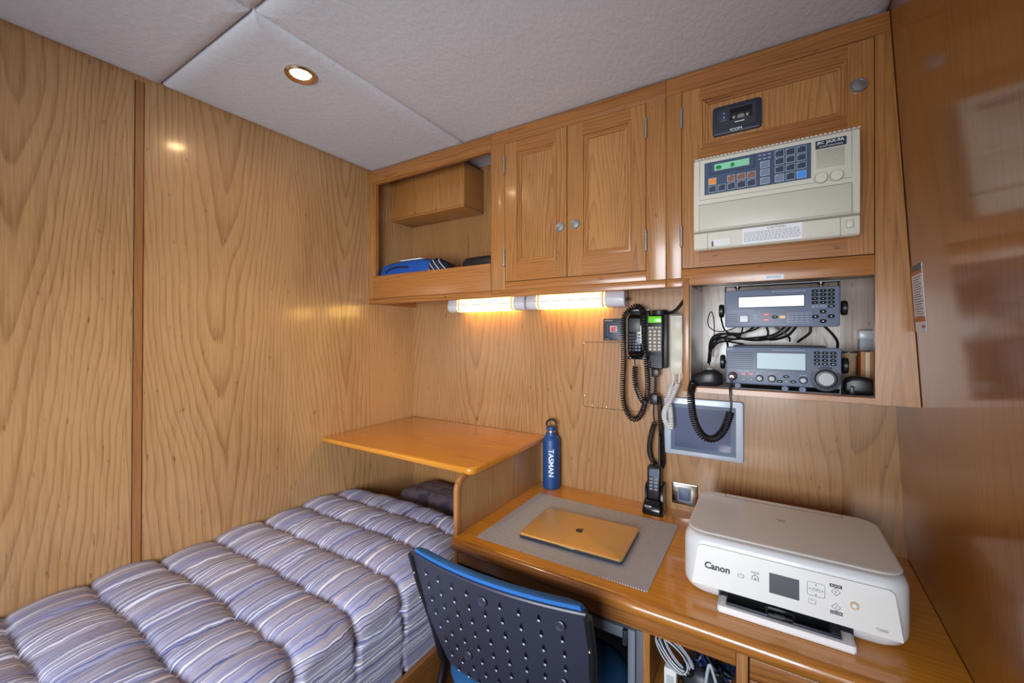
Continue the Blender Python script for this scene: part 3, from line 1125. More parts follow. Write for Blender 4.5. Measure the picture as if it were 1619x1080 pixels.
for s, x, r in ((-1, 1.4781, .020), (1, 1.7292, .020)):
    m = MB()
    m.lathe([(.004, 0), (.004, s * .003), (r * .9, s * .0035), (r, s * .006), (r, s * .0125), (r * .9, s * .015), (.001, s * .0155)], (x + s * .0008, RY + .03, .5530), 'X', 20)
    m.build('side_knob', 'black', t)
m = MB()
m.box(1.4870, 1.7270, RY + .002, RY + .09, .4824, .4845, 0)
m.box(1.7255, 1.7280, RY + .002, RY + .05, .4845, .5000, 0)
m.box(1.4860, 1.4885, RY + .022, RY + .05, .4845, .5000, 0)
m.build('bracket', 'charcoal', t, 'grey mounting bracket under the set')
for x, z in ((1.5070, .4915), (1.6140, .4902), (1.6510, .4902)):
    m = MB()
    m.lathe([(.0075, .006), (.0075, -.006), (.0062, -.007), (.004, -.0072), (.001, -.0055)], (x, RY - .001, z), 'Y', 16)
    m.build('thumb_screw', 'radio', t)
m = MB()
for q in range(10):
    m.box(1.5870 + q * .0070, 1.5928 + q * .0070, RY - .0005, RY, .5893, .5903)
for x, z, w in ((1.5205, .5305, .026), (1.5560, .5255, .012), (1.5830, .5260, .010), (1.6520, .5255, .014)):
    MB().box(x - w / 2, x + w / 2, RY - .0005, RY, z - .0005, z + .0005).build('knob_lettering', 'key_line', t)
m.build('title_lettering', 'key_line', t)
m = MB()
m.text('ICOM', .0055, face(RY - .0002)(1.488, .5905), 0, bold=.01)
m.build('lettering', 'key_line', t)
cable(t, [P(1.512, .60, -.10), P(1.455, .609, -.09), P(1.432, .595, -.08), P(1.410, .565, -.07)], .0026)
cable(t, [P(1.470, .560, -.13), P(1.469, .603, -.12), P(1.450, .622, -.10), P(1.42, .60, -.09), P(1.412, .55, -.08)], .003)

# fist microphone at the left of the niche, its coiled cord hanging out of it
t = thing('hand_microphone', 'black hand microphone lying left in the niche, coiled cord hanging down', 'microphone', (1.43, -.26, .4822))
m = MB()
rings = []
for x, hw, z0, z1 in ((1.3885, .010, .487, .506), (1.394, .018, .4835, .512), (1.408, .024, .4828, .519), (1.425, .027, .4826, .529), (1.442, .027, .4826, .533), (1.458, .023, .485, .527), (1.468, .014, .490, .517)):
    r = rrect(-.275 - hw, -.275 + hw, z0, z1, (z1 - z0) * .32, 4)
    rings.append([(x, p[0], p[1]) for p in r])
m.loft(rings)
m.build('microphone_body', 'black', t)
m = MB()
m.ball((1.437, -.285, .5335), .010, .012, .004)
m.build('talk_button', 'grey_knob', t)
cp = [(1.3960, -.304, .4930), (1.3920, -.314, .470), (1.393, -.316, .44), (1.398, -.316, .40), (1.409, -.316, .366), (1.428, -.316, .343), (1.452, -.316, .343), (1.472, -.316, .365), (1.484, -.316, .395), (1.4905, -.316, .420)]
MB().coil(cp, .0088, .0024, .0061).build('coiled_cord', 'rubber', t)
MB().tube(catmull([(1.3965, -.285, .498), (1.3960, -.304, .4930), (1.3920, -.314, .470)], 6), .0028, 7).build('cord_lead', 'rubber', t)
MB().tube(catmull([(1.4900, -.316, .416), (1.4930, -.318, .440), (1.4900, -.316, .478), (1.4930, -.324, .500), (1.4942, -.3225, .5165)], 8), .0030, 7).build('cord_lead', 'rubber', t)
MB().lathe([(.0045, -.012), (.0062, -.008), (.0062, .004)], (1.4942, RY - .0220, .5165), 'Y', 14).build('plug', 'chrome', t)

t = thing('telephone_handset', 'black handset lying on its side right in the niche', 'handset', (1.765, -.24, .4822))
m = MB()
rings = []
for x, hw, z0, z1 in ((1.7360, .010, .490, .512), (1.741, .017, .4850, .521), (1.752, .020, .4828, .527), (1.768, .020, .4828, .528), (1.784, .019, .4835, .524), (1.795, .016, .487, .516), (1.802, .008, .494, .508)):
    rings.append([(x, p[0], p[1]) for p in rrect(-.255 - hw, -.255 + hw, z0, z1, .011, 4)])
m.loft(rings)
m.build('handset_body', 'black', t)
m = MB()
rings = []
for x, hw, z0, z1 in ((1.7475, .0215, .4824, .505), (1.7485, .0220, .4824, .506), (1.7545, .0220, .4824, .506), (1.7555, .0215, .4824, .505)):
    rings.append([(x, p[0], p[1]) for p in rrect(-.255 - hw, -.255 + hw, z0, z1, .006, 3)])
m.loft(rings)
m.build('mouthpiece_band', 'charcoal', t)

t = thing('twine_spool', 'beige spool of twine standing in the niche behind the black handset', 'spool', (1.7615, -.12, .4822))
m = MB()
m.lathe([(.019, .4824), (.019, .487), (.0175, .4875), (.0165, .53), (.0175, .574), (.019, .5745), (.019, .580), (.006, .580), (.006, .576)], (1.7615, -.13, 0), n=24)
for k in range(14):
    pass
m.build('twine', 'twine', t)
m = MB()
m.lathe([(.0205, .5805), (.0205, .5835), (.006, .5840)], (1.7615, -.13, 0), n=24)
m.build('spool_rim', 'charcoal', t)
for k, (x, w, h, c) in enumerate(((1.7835, .009, .103, 'spine'), (1.7930, .009, .102, 'page'), (1.8025, .010, .104, 'spine'))):
    t = thing('book', ['thin orange-brown book next to the twine spool', 'thin pale booklet between two brown books in the niche', 'orange-brown book standing furthest from the spool'][k], 'book', (x + w / 2, -.12, .4822), group=None)
    m = MB()
    m.box(x + .001, x + w - .001, -.158, -.06, .4835, .4822 + h - .002)
    m.build('pages', 'page', t)
    m = MB()
    m.box(x, x + .001, -.160, -.058, .4824, .4822 + h)
    m.box(x + w - .001, x + w, -.160, -.058, .4824, .4822 + h)
    m.box(x, x + w, -.162, -.160, .4824, .4822 + h)
    m.build('cover', c, t)
t = thing('plastic_box', 'slim pale grey box standing behind the books in the niche', 'box', (1.815, -.04, .4822))
MB().box(1.796, 1.832, -.054, -.02, .4824, .640, 0, .002).build('box_body', 'grey_tape', t)
MB().box(1.795, 1.833, -.055, -.019, .618, .642, 0, .002).build('cap', 'white2', t)

# ------------------------------------------------------------------ under-cabinet lights


def batten(x0, x1, l0, l1, lab):
    t = thing('strip_light', lab, 'light', ((x0 + x1) / 2, -.05, .7965), group='strip lights under the wall cabinets')
    prof = [(-.012, .7955), (-.060, .7955), (-.066, .772), (-.067, .766), (-.064, .748), (-.054, .738), (-.034, .7355), (-.012, .738)]
    m = MB()
    m.prism([(p[0] * .98, p[1]) for p in prof], 'X', l0, l1)
    m.build('lens', 'lens', t, 'glowing warm lens')
    for a, b in ((x0, l0), (l1, x1)):
        m = MB()
        m.prism([(-.010, .7960)] + [(p[0] - .002, p[1] - (.0015 if p[1] < .79 else -.0005)) for p in prof[1:-1]] + [(-.010, .7365)], 'X', a, b, 0, .003)
        m.build('end_cap', 'cap', t)
    m = MB()
    m.box(x0 + .004, x1 - .004, -.0745, -.062, .7635, .7690, 0, .001)  # opaque bar along the seam of the lens
    m.build('seam_bar', 'cap', t)
    m = MB()
    for xx in (l0 + .004, l1 - .012):
        m.prism([(p[0] - .0008, p[1] - .0004) for p in prof], 'X', xx, xx + .008)
    m.build('lens_collar', 'amber_key', t)
    return t


batten(.290, .707, .345, .652, 'white strip light glowing under the open shelf cabinet')
t = batten(.716, 1.130, .765, 1.055, 'white strip light glowing beside the black switch and telephones')
MB().lathe([(.006, 0), (.006, .010), (.004, .012)], (1.130, -.045, .762), 'X', 12).build('rocker_switch', 'black', t)

# ------------------------------------------------------------------ on the wall above the desk
t = thing('wall_switch', 'square black switch plate with a red centre button', 'switch', (1.074, 0, .607))
m = MB()
m.prism(rrect(1.0320, 1.1180, .6070, .6920, .003), 'Y', -.0005, -.010, 0, .0015, bev_ends='b')
m.build('plate', 'navy_plate', t)
m = MB()
for a, b, c, d in ((1.0490, 1.0980, .6720, .6740), (1.0490, 1.0980, .6230, .6250), (1.0490, 1.0510, .6230, .6740), (1.0960, 1.0980, .6230, .6740)):
    m.box(a, b, -.0125, -.010, c, d)
m.build('frame', 'console', t)
m = MB()
m.box(1.0600, 1.0880, -.0135, -.010, .6390, .6640, 1, .001)
m.box(1.0645, 1.0835, -.0155, -.012, .6420, .6600, 0, .001)
m.build('button', ['red_key', 'grey_knob'], t)
m = MB()
for q in range(4):
    m.box(1.0380 + q * .0080, 1.0445 + q * .0080, -.0104, -.010, .6835, .6850)
m.box(1.0380, 1.0560, -.0104, -.010, .6120, .6128)
m.build('lettering', 'key_line', t)

m = MB()
pts = rrect(.945, 1.190, .3390, .6000, .012, 5)
m.prism(pts, 'Y', -.0002, -.0008, 0)
o = m.build('access_hatch', 'wall_back')
tag(o, 'flush wood access hatch in the wall below the strip light', 'hatch')
MB().tube([(p[0], -.0008, p[1]) for p in pts], .0009, 5, closed=True).build('joint', 'gap', o)
for x, z in ((.9475, .596), (.9495, .383), (.982, .345), (1.04, .344)):
    MB().lathe([(.0028, 0), (.0028, -.0012), (.001, -.0016)], (x, -.0005, z), 'Y', 10).build('screw', 'brass', o)

# first telephone in its cradle
t = thing('phone_cradle', 'black wall cradle with white edge holding the telephone with blue keys', 'cradle', (1.17, 0, .54))
m = MB()
m.prism(rrect(1.1400, 1.2110, .5380, .7180, .006), 'Y', -.001, -.034, 0, .003, bev_ends='b')
m.build('cradle_body', 'black', t)
MB().box(1.1385, 1.2125, -.036, -.001, .7185, .7215, 0, .001).build('edge', 'letter_white', t)
m = MB()
m.box(1.1400, 1.1540, -.058, -.034, .5395, .5495, 0, .002)
m.box(1.1780, 1.2080, -.058, -.034, .5395, .5495, 0, .002)
m.box(1.1400, 1.2080, -.034, -.030, .5395, .5495, 0)
m.build('foot', 'gloss_black', t)
t = thing('telephone', 'black corded telephone with dim screen and pale blue keys, cord looped over it', 'telephone', (1.168, -.035, .55))
m = MB()
rings = []
for z, hw, y0 in ((.5505, .021, -.046), (.556, .0265, -.050), (.60, .0275, -.055), (.66, .0275, -.057), (.694, .0270, -.055), (.7025, .023, -.050)):
    rings.append([(1.168 + p[0], p[1], z) for p in rrect(-hw, hw, y0 - .006, -.035, .005, 3)])
m.loft(rings)
m.build('handset', 'gloss_black', t)
m = MB()
m.box(1.1475, 1.1875, -.0645, -.058, .6400, .6890, 0, .001)
m.build('screen', 'charcoal', t)
m = MB()
for s in (1.1400, 1.1955):
    m.box(s - .0008, s + .0008, -.060, -.04, .575, .690)
m.build('side_trim', 'chrome', t)
for r in range(6):
    for c in range(4):
        if r < 2 and c == 2 and r == 0:
            pass
        m = MB()
        x, z = 1.1510 + c * .0110, .6290 - r * .0110
        m.box(x - .0040, x + .0040, -.0640, -.057, z - .0034, z + .0034, 0, .0008)
        m.build('key', 'key_grey' if c >= 2 and r > 1 else ('charcoal' if c else 'navy_plate'), t)
q = lambda x, z, y=-.068: (x, y, z)
cA = [(1.1645, -.045, .513), (1.1655, -.050, .470), (1.1740, -.054, .430), (1.2000, -.066, .388), (1.2140, -.078, .405), (1.2180, -.078, .450), (1.2140, -.078, .520), (1.2080, -.080, .580), (1.2050, -.080, .640), (1.2040, -.078, .690), (1.1930, -.066, .724),
      (1.1680, -.060, .7330), (1.1450, -.062, .7180), (1.1290, -.066, .690), (1.1255, -.062, .62), (1.1240, -.050, .54), (1.1175, -.040, .45), (1.1200, -.038, .375), (1.1420, -.038, .325), (1.1670, -.038, .318), (1.1870, -.040, .345), (1.1990, -.046, .378)]
MB().coil(cA, .0088, .0023, .0082).build('coiled_cord', 'rubber', t)
MB().tube(catmull([(1.166, -.044, .553), (1.163, -.046, .535), (1.1645, -.045, .513)], 6), .0022, 6).build('cord_lead', 'rubber', t)

# second telephone
t = thing('phone_holder', 'black wall bracket with round cap holding the telephone with green display', 'cradle', (1.25, 0, .50))
m = MB()
m.box(1.2255, 1.2740, -.032, -.001, .5100, .7080, 0, .003)
m.build('holder_body', 'black', t)
m = MB()
m.lathe([(.026, .7000), (.027, .7030), (.027, .7160), (.025, .7180), (.001, .7182)], (1.2470, -.0300, 0), n=24)
m.build('round_cap', 'rubber', t)
MB().box(1.2690, 1.2735, -.040, -.001, .5400, .6800, 0, .001).build('side_rail', 'charcoal', t)
MB().tube(catmull([(1.270, -.030, .706), (1.295, -.060, .708), (1.318, -.10, .716), (1.3420, -.14, .735), (1.362, -.18, .750)], 8), .0058, 9).build('feed_cable', 'rubber', t)
t = thing('satellite_phone', 'black handset with lit green display and tan keys, long coiled cord below', 'telephone', (1.24, -.035, .50))
m = MB()
rings = []
for z, hw, y0 in ((.5060, .017, -.050), (.5110, .0235, -.056), (.5500, .0235, -.058), (.566, .0245, -.062), (.64, .0255, -.064), (.690, .0255, -.064), (.6985, .0235, -.060)):
    rings.append([(1.2400 + p[0], p[1], z) for p in rrect(-hw, hw, y0, -.0335, .005, 3)])
m.loft(rings)
m.build('handset', 'black', t)
MB().box(1.2160, 1.2605, -.0660, -.062, .6720, .6950, 0, .001).build('display', 'lcd_phone', t)
m = MB()
m.box(1.2165, 1.2610, -.0652, -.062, .5700, .6580, 0)
m.build('key_plate', 'charcoal', t)
for z in (.6411, .6285, .6154, .6023, .5895, .5780):
    for x in (1.2232, 1.2386, 1.2541):
        m = MB()
        m.prism(rrect(x - .0048, x + .0048, z - .0038, z + .0038, .0015, 2), 'Y', -.0655, -.0680, 0)
        m.build('key', 'tan_key', t)
for x in (1.2211, 1.2316, 1.2438, 1.2556):
    m = MB()
    m.prism(rrect(x - .0038, x + .0038, .6520, .6572, .0012, 2), 'Y', -.0655, -.0680, 0)
    m.build('key', 'tan_key', t)
MB().box(1.2320, 1.2470, -.0610, -.058, .5622, .5640).build('lettering', 'letter_white', t)
m = MB()
for k in range(8):
    m.box(1.2195 + k * .0055, 1.2218 + k * .0055, -.0605, -.056, .515, .555)
m.build('grip_ribs', 'charcoal', t)
m = MB()
m.box(1.2230, 1.2480, -.052, -.030, .4790, .5065, 0, .002)
m.build('plug', 'black', t)
m = MB()
m.tube(catmull([(1.2360, -.042, .481), (1.2355, -.042, .440), (1.2340, -.042, .408)], 6), .0040, 8)
m.tube(catmull([(1.2310, -.042, .390), (1.2290, -.042, .345), (1.2330, -.042, .312)], 6), .0028, 8)
m.build('cord_lead', 'rubber', t)
m = MB()
m.box(1.2200, 1.2460, -.060, -.026, .3800, .4170, 0, .003)
m.build('cord_clamp', 'black', t)
cB = [(1.2330, -.042, .312), (1.2240, -.040, .285), (1.2140, -.036, .235), (1.2140, -.028, .190), (1.2280, -.022, .158), (1.2470, -.020, .148), (1.2560, -.020, .165), (1.2545, -.022, .22), (1.2520, -.030, .29), (1.2500, -.036, .36), (1.2460, -.040, .408)]
MB().coil(cB, .0080, .0022, .0066).build('coiled_cord', 'rubber', t)

# cream intercom handset
t = thing('intercom_handset', 'cream intercom handset on the wall with twisted white coiled cords', 'telephone', (1.305, 0, .49))
m = MB()
m.box(1.2800, 1.3310, -.020, -.001, .4920, .7030, 0, .003)
m.build('wall_base', 'cream2', t)
m = MB()
prof = [(-.0205, .4925), (-.0205, .7020), (-.050, .7020), (-.060, .694), (-.0605, .640), (-.050, .625), (-.0495, .56), (-.0595, .545), (-.0600, .505), (-.050, .4925)]
m.prism(prof, 'X', 1.2895, 1.3285, 0, .004)
m.build('handset', 'cream', t)
m = MB()
m.box(1.2955, 1.3250, -.0610, -.058, .648, .690, 0, .001)
m.build('earpiece', 'cream2', t)
m = MB()
m.tube(catmull([(1.2960, -.042, .493), (1.2965, -.044, .470), (1.2920, -.046, .448)], 6), .0032, 7)
m.tube(catmull([(1.3170, -.042, .493), (1.3160, -.044, .475), (1.3140, -.047, .460)], 6), .0032, 7)
m.build('cord_lead', 'white', t)
cC = [(1.2920, -.046, .450), (1.2840, -.046, .425), (1.2830, -.048, .398), (1.2870, -.050, .372), (1.2890, -.050, .345), (1.2900, -.050, .318), (1.2880, -.046, .302)]
cD = [(1.3140, -.060, .462), (1.3050, -.066, .435), (1.2920, -.068, .405), (1.2770, -.064, .378), (1.2680, -.056, .352), (1.2690, -.050, .328), (1.2790, -.050, .308), (1.2880, -.052, .298)]
MB().coil(cC, .0070, .0028, .0066).build('coiled_cord', 'white', t)
MB().coil(cD, .0070, .0028, .0066).build('coiled_cord', 'white', t)

# wall screen
t = thing('touch_screen', 'flat wall-mounted screen with silver frame behind the black cord', 'screen', (1.384, 0, .203))
m = MB()
m.prism(rrect(1.2590, 1.5090, .2030, .4060, .010), 'Y', -.0006, -.016, 0, .004, bev_ends='b')
m.build('frame', 'tablet_rim', t)
m = MB()
m.box(1.2830, 1.4870, -.0172, -.0155, .2200, .3850, 0)
m.build('inner_frame', 'tablet_in', t)
m = MB()
m.box(1.2960, 1.4720, -.0180, -.0170, .2330, .3720, 0)
m.build('display', 'screen', t)

# power outlet
t = thing('wall_outlet', 'polished metal outlet plate with a blue grey socket beside the handheld radio', 'outlet', (1.328, 0, .024))
m = MB()
m.prism(rrect(1.2845, 1.3700, .0235, .1005, .005), 'Y', -.0005, -.006, 0, .0025, bev_ends='b')
m.build('plate', 'chrome', t)
m = MB()
for z in (.0925, .0315):
    m.box(1.2880, 1.3665, -.0068, -.0055, z - .0012, z + .0012)
m.build('plate_lines', 'charcoal', t)
m = MB()
m.prism(rrect(1.3045, 1.3490, .0360, .0860, .002), 'Y', -.0055, -.0095, 0, .001, bev_ends='b')
m.prism(rrect(1.3085, 1.3450, .0410, .0810, .002), 'Y', -.0090, -.0110, 1, .001, bev_ends='b')
m.build('socket', ['key_grey', 'console'], t)

# handheld radio in its charger
t = thing('charging_cradle', 'black desktop charger holding the handheld radio', 'charger', (1.236, -.075, 0))
m = MB()
rings = []
for z, y0, y1, hw in ((.0008, -.100, -.030, .034), (.006, -.102, -.028, .0355), (.020, -.099, -.026, .034), (.042, -.088, -.024, .031), (.046, -.084, -.024, .029)):
    rings.append([(1.236 + p[0], p[1], z) for p in rrect(-hw, hw, y0, y1, .012, 4)])
m.loft(rings)
for s in (-1, 1):
    m.prism([(-.076, .042), (-.070, .080), (-.058, .094), (-.030, .098), (-.026, .042)], 'X', 1.236 + s * .0240, 1.236 + s * .0310)
m.box(1.2125, 1.2595, -.040, -.027, .042, .096, 0, .002)
m.build('charger_body', 'gloss_black', t)
m = MB()
m.text('ICOM', .009, lambda u, v, d: (1.222 + u, -.0960 - d + v * .25, .027 + v), 0, bold=.01)
m.build('lettering', 'key_line', t)
t = thing('handheld_radio', 'black handheld marine radio with stub antenna standing in its charger', 'radio', (1.236, -.06, .047))
m = MB()
rings = []
for z, y0, y1, hw in ((.0475, -.076, -.044, .0195), (.055, -.078, -.043, .0215), (.10, -.075, -.041, .0220), (.150, -.070, -.038, .0235), (.160, -.067, -.038, .0215), (.163, -.063, -.040, .018)):
    rings.append([(1.236 + p[0], p[1], z) for p in rrect(-hw, hw, y0, y1, .007, 4)])
m.loft(rings)
m.build('radio_body', 'black', t)
tl = lambda z: -.0765 + (z - .06) * .075
m = MB()
m.raw([(1.2210, tl(.128) - .0012, .128), (1.2510, tl(.128) - .0012, .128), (1.2510, tl(.152) - .0012, .152), (1.2210, tl(.152) - .0012, .152),
       (1.2210, tl(.128) + .004, .128), (1.2510, tl(.128) + .004, .128), (1.2510, tl(.152) + .004, .152), (1.2210, tl(.152) + .004, .152)],
      [(0, 1, 2, 3), (0, 4, 5, 1), (1, 5, 6, 2), (2, 6, 7, 3), (3, 7, 4, 0)])
m.build('display', 'tablet_in', t)
for r in range(4):
    for c in range(2):
        z = .118 - r * .0115
        x = 1.2275 + c * .0165
        m = MB()
        m.box(x - .0055, x + .0055, tl(z) - .0022, tl(z) + .003, z - .0035, z + .0035, 0, .0008)
        m.build('key', 'key_grey', t)
MB().box(1.2285, 1.2440, tl(.073) - .0008, tl(.073) + .002, .0722, .0738).build('lettering', 'key_line', t)
m = MB()
m.lathe([(.0060, .160), (.0060, .172), (.0042, .178), (.0036, .266), (.0028, .270), (.001, .271)], (1.2510, -.052, 0), n=14)
m.build('antenna', 'rubber', t)
m = MB()
m.lathe([(.0055, .161), (.0055, .172), (.0045, .1735), (.001, .174)], (1.2270, -.052, 0), n=14)
m.build('volume_knob', 'black', t)

# ------------------------------------------------------------------ desk
YD = -.585
m = MB()
prof = [(-.0015, -.0395), (-.0015, 0)]
prof += [(-.594, 0)]
for k in range(1, 10):
    a = PI / 2 - PI * k / 10
    prof.append((-.594 - .0195 * math.cos(a), -.0198 + .0198 * math.sin(a)))
prof += [(-.594, -.0396)]
N = len(prof)
x0 = .7565
vs = [(x0, p[0], p[1]) for p in prof] + [(xr(p[1], p[0]) - .0012, p[0], p[1]) for p in prof]
fs = [[i, (i + 1) % N, N + (i + 1) % N, N + i] for i in range(N)] + [list(range(N))[::-1], list(range(N, 2 * N))]
for i, f in enumerate(fs[:-2]):
    m.raw([vs[j] for j in f], [(0, 1, 2, 3)], 0 if i in (0, 1, N - 1) else 1)
m.raw([vs[j] for j in fs[-2]], [list(range(N))], 1)
m.raw([vs[j] for j in fs[-1]], [list(range(N))], 1)
# rounded left nose end
m2 = MB()
o = m.build('worktop', ['desk', 'desk_edge'], angle=30)
tag(o, 'glossy orange-brown wooden desk top with a rounded front edge', 'desk top')

t = thing('writing_desk', 'wooden desk base with apron, cable cubby and thin drawers', 'desk', (1.3, -.3, -.75))
m = MB()
m.box(.7620, 1.5190, YD, YD + .018, -.0800, -.0405, 0, .001)
m.build('apron', 'cab_h', t)
m = MB()
m.box(1.5196, 1.5412, YD - .001, YD + .02, -.75, -.0405, 0, .001)
m.build('post', 'cab_v', t)
m = MB()
m.box(1.3250, 1.3400, YD + .003, -.02, -.75, -.041, 0)
m.box(1.3405, 1.5190, -.30, -.285, -.75, -.041, 0)
m.box(1.3405, 1.5190, YD + .02, -.30, -.235, -.222, 0)
m.build('cubby', 'cab_v', t)
m = MB()
m.box(.7880, 1.3240, -.03, -.015, -.75, -.041, 0)
m.build('knee_hole_lining', 'dark_wood', t)
for k, (z1, z0) in enumerate(((-.0495, -.0925), (-.0955, -.185), (-.188, -.30))):
    m = MB()
    m.box(1.5440, xr(z0, YD) - .006, YD - .002, YD + .018, z0, z1, 0, .0025)
    m.build('drawer', 'cab_h', t)
m = MB()
m.box(1.5425, xr(-.05, YD) - .004, YD + .004, YD + .03, -.75, -.041, 0)
m.build('drawer_frame', 'slot_dark', t)

# upright divider beside the bunk, with rounded front edge
t = thing('desk_divider', 'upright wooden divider with rounded front corner between bunk and desk', 'divider', (.75, -.29, -.75))
m = MB()
out = [(-.002, -.75), (-.572, -.75), (-.572, .135)]
for k in range(1, 9):
    a = PI + (-PI / 2) * k / 8
    out.append((-.527 + .045 * math.cos(a), .135 + .040 * math.sin(a)))
out += [(-.002, .175)]
m.prism(out, 'X', .7405, .7555)
m.build('divider_board', 'divider', t)
edge = [(-.574, -.75), (-.574, .135)] + [(-.527 + .047 * math.cos(PI - PI / 2 * k / 8), .135 + .042 * math.sin(PI - PI / 2 * k / 8)) for k in range(1, 9)]
m = MB()
pr = []
for i, (y, z) in enumerate(edge):
    pr.append(Vector((.748, y, z)))
rings = []
for i, p in enumerate(pr):
    tn = (pr[min(i + 1, len(pr) - 1)] - pr[max(i - 1, 0)]).normalized()
    nn = Vector((0, tn.z, -tn.y))
    nn = -nn if nn.y > 0 or (abs(nn.y) < 1e-6 and nn.z < 0) else nn
    sx = [(-.0095, -.008), (-.0095, .002), (-.0065, .006), (0, .0075), (.0065, .006), (.0095, .002), (.0095, -.008)]
    rings.append([p + Vector((a, 0, 0)) + nn * b for a, b in sx])
m.loft(rings)
m.build('edge_lipping', 'cab_y', t)

# shelf across the corner above the bunk
ys = -.537
m = MB()
pts = [(.0015, -.0015), (.0015, ys), (.757, ys)]
c = (.757, ys + .026)
for k in range(1, 7):
    a = -PI / 2 + PI / 2 * k / 6
    pts.append((.757 + .026 * math.cos(a), ys + .026 + .026 * math.sin(a)))
pts += [(.783, -.0015)]
m.prism(pts, 'Z', .1760, .2000, 0, .009, 4)
o = m.build('corner_shelf', 'desk', angle=50)
tag(o, 'wide orange-brown wooden shelf over the foot of the bunk', 'shelf')

# ------------------------------------------------------------------ things on the desk
m = MB()
m.prism(rrect(.8133, 1.3292, -.5565, -.1332, .004, 2), 'Z', .0004, .0022, 0)
o = m.build('placemat', 'weave')
tag(o, 'grey woven rectangular placemat under the laptop', 'placemat')

t = thing('laptop', 'closed laptop with a painted gold sheen lying on the grey woven mat', 'laptop', (1.0817, -.3772, .0024), rot=(0, 0, .0396))
w, d = .1563 * 1.01, .1106 * 1.0
m = MB()
rings = []
for ins, z in ((.010, .0004), (.003, .0010), (.0005, .003), (0, .0102)):
    rings.append([(p[0], p[1], z) for p in rrect(-w + ins, w - ins, -d + ins, d - ins, .010, 6)])
m.loft(rings)
m.build('base', 'laptop_side', t)
m = MB()
rings = []
for ins, z in ((.0006, .0108), (.0000, .0114), (0, .0138), (.0012, .0150), (.004, .0155)):
    rings.append([(p[0], p[1], z) for p in rrect(-w + ins, w - ins, -d + ins, d - ins, .010, 6)])
m.loft(rings)
lid = m.build('lid', 'laptop', t)
m = MB()
m.box(-.022, .022, -d - .0006, -d + .004, .0098, .0112, 0, .0004)
m.build('thumb_notch', 'steel', t)
# emblem on the lid: a bitten fruit outline with a leaf


def emblem(sc):
    P = []
    right = [(0, .62), (.10, .66), (.24, .72), (.42, .70), (.58, .60), (.66, .50)]
    bite = [(.52, .40), (.45, .24), (.46, .06), (.54, -.10), (.70, -.20)]
    low = [(.64, -.38), (.52, -.60), (.38, -.76), (.24, -.80), (.10, -.74), (0, -.72)]
    rt = right + bite + low
    lf = [(-.12, -.75), (-.26, -.80), (-.42, -.74), (-.56, -.54), (-.66, -.28), (-.70, 0), (-.68, .28), (-.58, .52), (-.42, .67), (-.26, .70), (-.12, .65)]
    return [(x * sc, y * sc) for x, y in rt + lf]


m = MB()
m.prism(emblem(.0165), 'Z', .0155, .01575, 0)
leaf = [(0.02, .80), (.02, .96), (.10, 1.12), (.26, 1.22), (.30, 1.22), (.29, 1.04), (.20, .88), (.08, .80)]
m.prism([(x * .0165, y * .0165) for x, y in leaf], 'Z', .0155, .01575, 0)
m.T = Matrix.Identity(4)
o = m.build('emblem', 'ink', lid)

t = thing('water_bottle', 'navy blue steel water bottle with white lettering and a loop cap', 'bottle', (.8230, -.042, 0))
bx, by = .8230, -.0425
R = .0355
m = MB()
m.lathe([(R - .003, .0008), (R, .004), (R, .192), (R - .001, .197), (R - .005, .206), (R - .0125, .2150), (R - .0135, .2180), (R - .0135, .2260), (R - .016, .2275)], (bx, by, 0), n=40)
m.build('bottle_body', 'bottle', t)
MB().lathe([(.0175, .2270), (.0175, .2360), (.015, .2362)], (bx, by, 0), n=28).build('neck_ring', 'steel', t)
m = MB()
m.lathe([(.0205, .2362), (.0212, .2380), (.0212, .2470), (.0195, .2500), (.001, .2510)], (bx, by, 0), n=28)
m.build('cap', 'bottle', t)
m = MB()
dirx = Vector((math.cos(.55), math.sin(.55), 0))
pts = []
for k in range(15):
    a = -.35 + (PI + .7) * k / 14
    pts.append(Vector((bx, by, .2600)) + dirx * (.0195 * math.cos(a)) + Vector((0, 0, .0195 * math.sin(a))))
m.tube(pts, .0042, 8)
m.build('cap_loop', 'black', t)
m = MB()
th0 = math.atan2(-1.6117 - by, 1.5772 - bx) - .05


def wrap(u, v, d):      # u runs down the bottle, v round it
    a = th0 + v / R
    return (bx + (R + .0002 + d) * math.cos(a), by + (R + .0002 + d) * math.sin(a), .108 - u)


m.text('TASMAN', .0285, wrap, 0, bold=.018, sx=1.0, slices=24)
m.build('lettering', 'letter_white', t)

# ------------------------------------------------------------------ printer
t = thing('printer', 'white inkjet printer with a small screen and open paper tray on the desk', 'printer', (1.607, -.33, .0005))
PX0, PX1, PY0, PY1 = 1.3985, 1.8165, -.5000, -.1650
m = MB()
rings = []
for ins, z in ((.026, .0012), (.014, .0050), (.006, .0125), (.0012, .024), (0, .036), (0, .118), (.0012, .130), (.0050, .1390), (.0095, .1430), (.0140, .1440)):
    rings.append([(p[0], p[1], z) for p in rrect(PX0 + ins, PX1 - ins, PY0 + ins, PY1 - ins, .045, 8)])
m.loft(rings)
body = m.build('body', 'white2', t, angle=50)
m = MB()
rr = rrect(PX0 + .0055, PX1 - .0055, -.4775, PY1 - .006, .042, 8)
m.prism(rr, 'Z', .1434, .1446, 0)
m.build('lid_gap', 'ink_grey', t)
m = MB()
rings = []
for ins, z in ((.0012, .1445), (.0004, .1452), (.0004, .1462), (.002, .1474), (.006, .1478)):
    rings.append([(p[0], p[1], z) for p in rrect(PX0 + .005 + ins, PX1 - .005 - ins, -.4780 + ins, PY1 + .0 - .006 - ins, .042, 8)])
m.loft(rings)
lid = m.build('scanner_lid', 'white', t, angle=50)
m = MB()
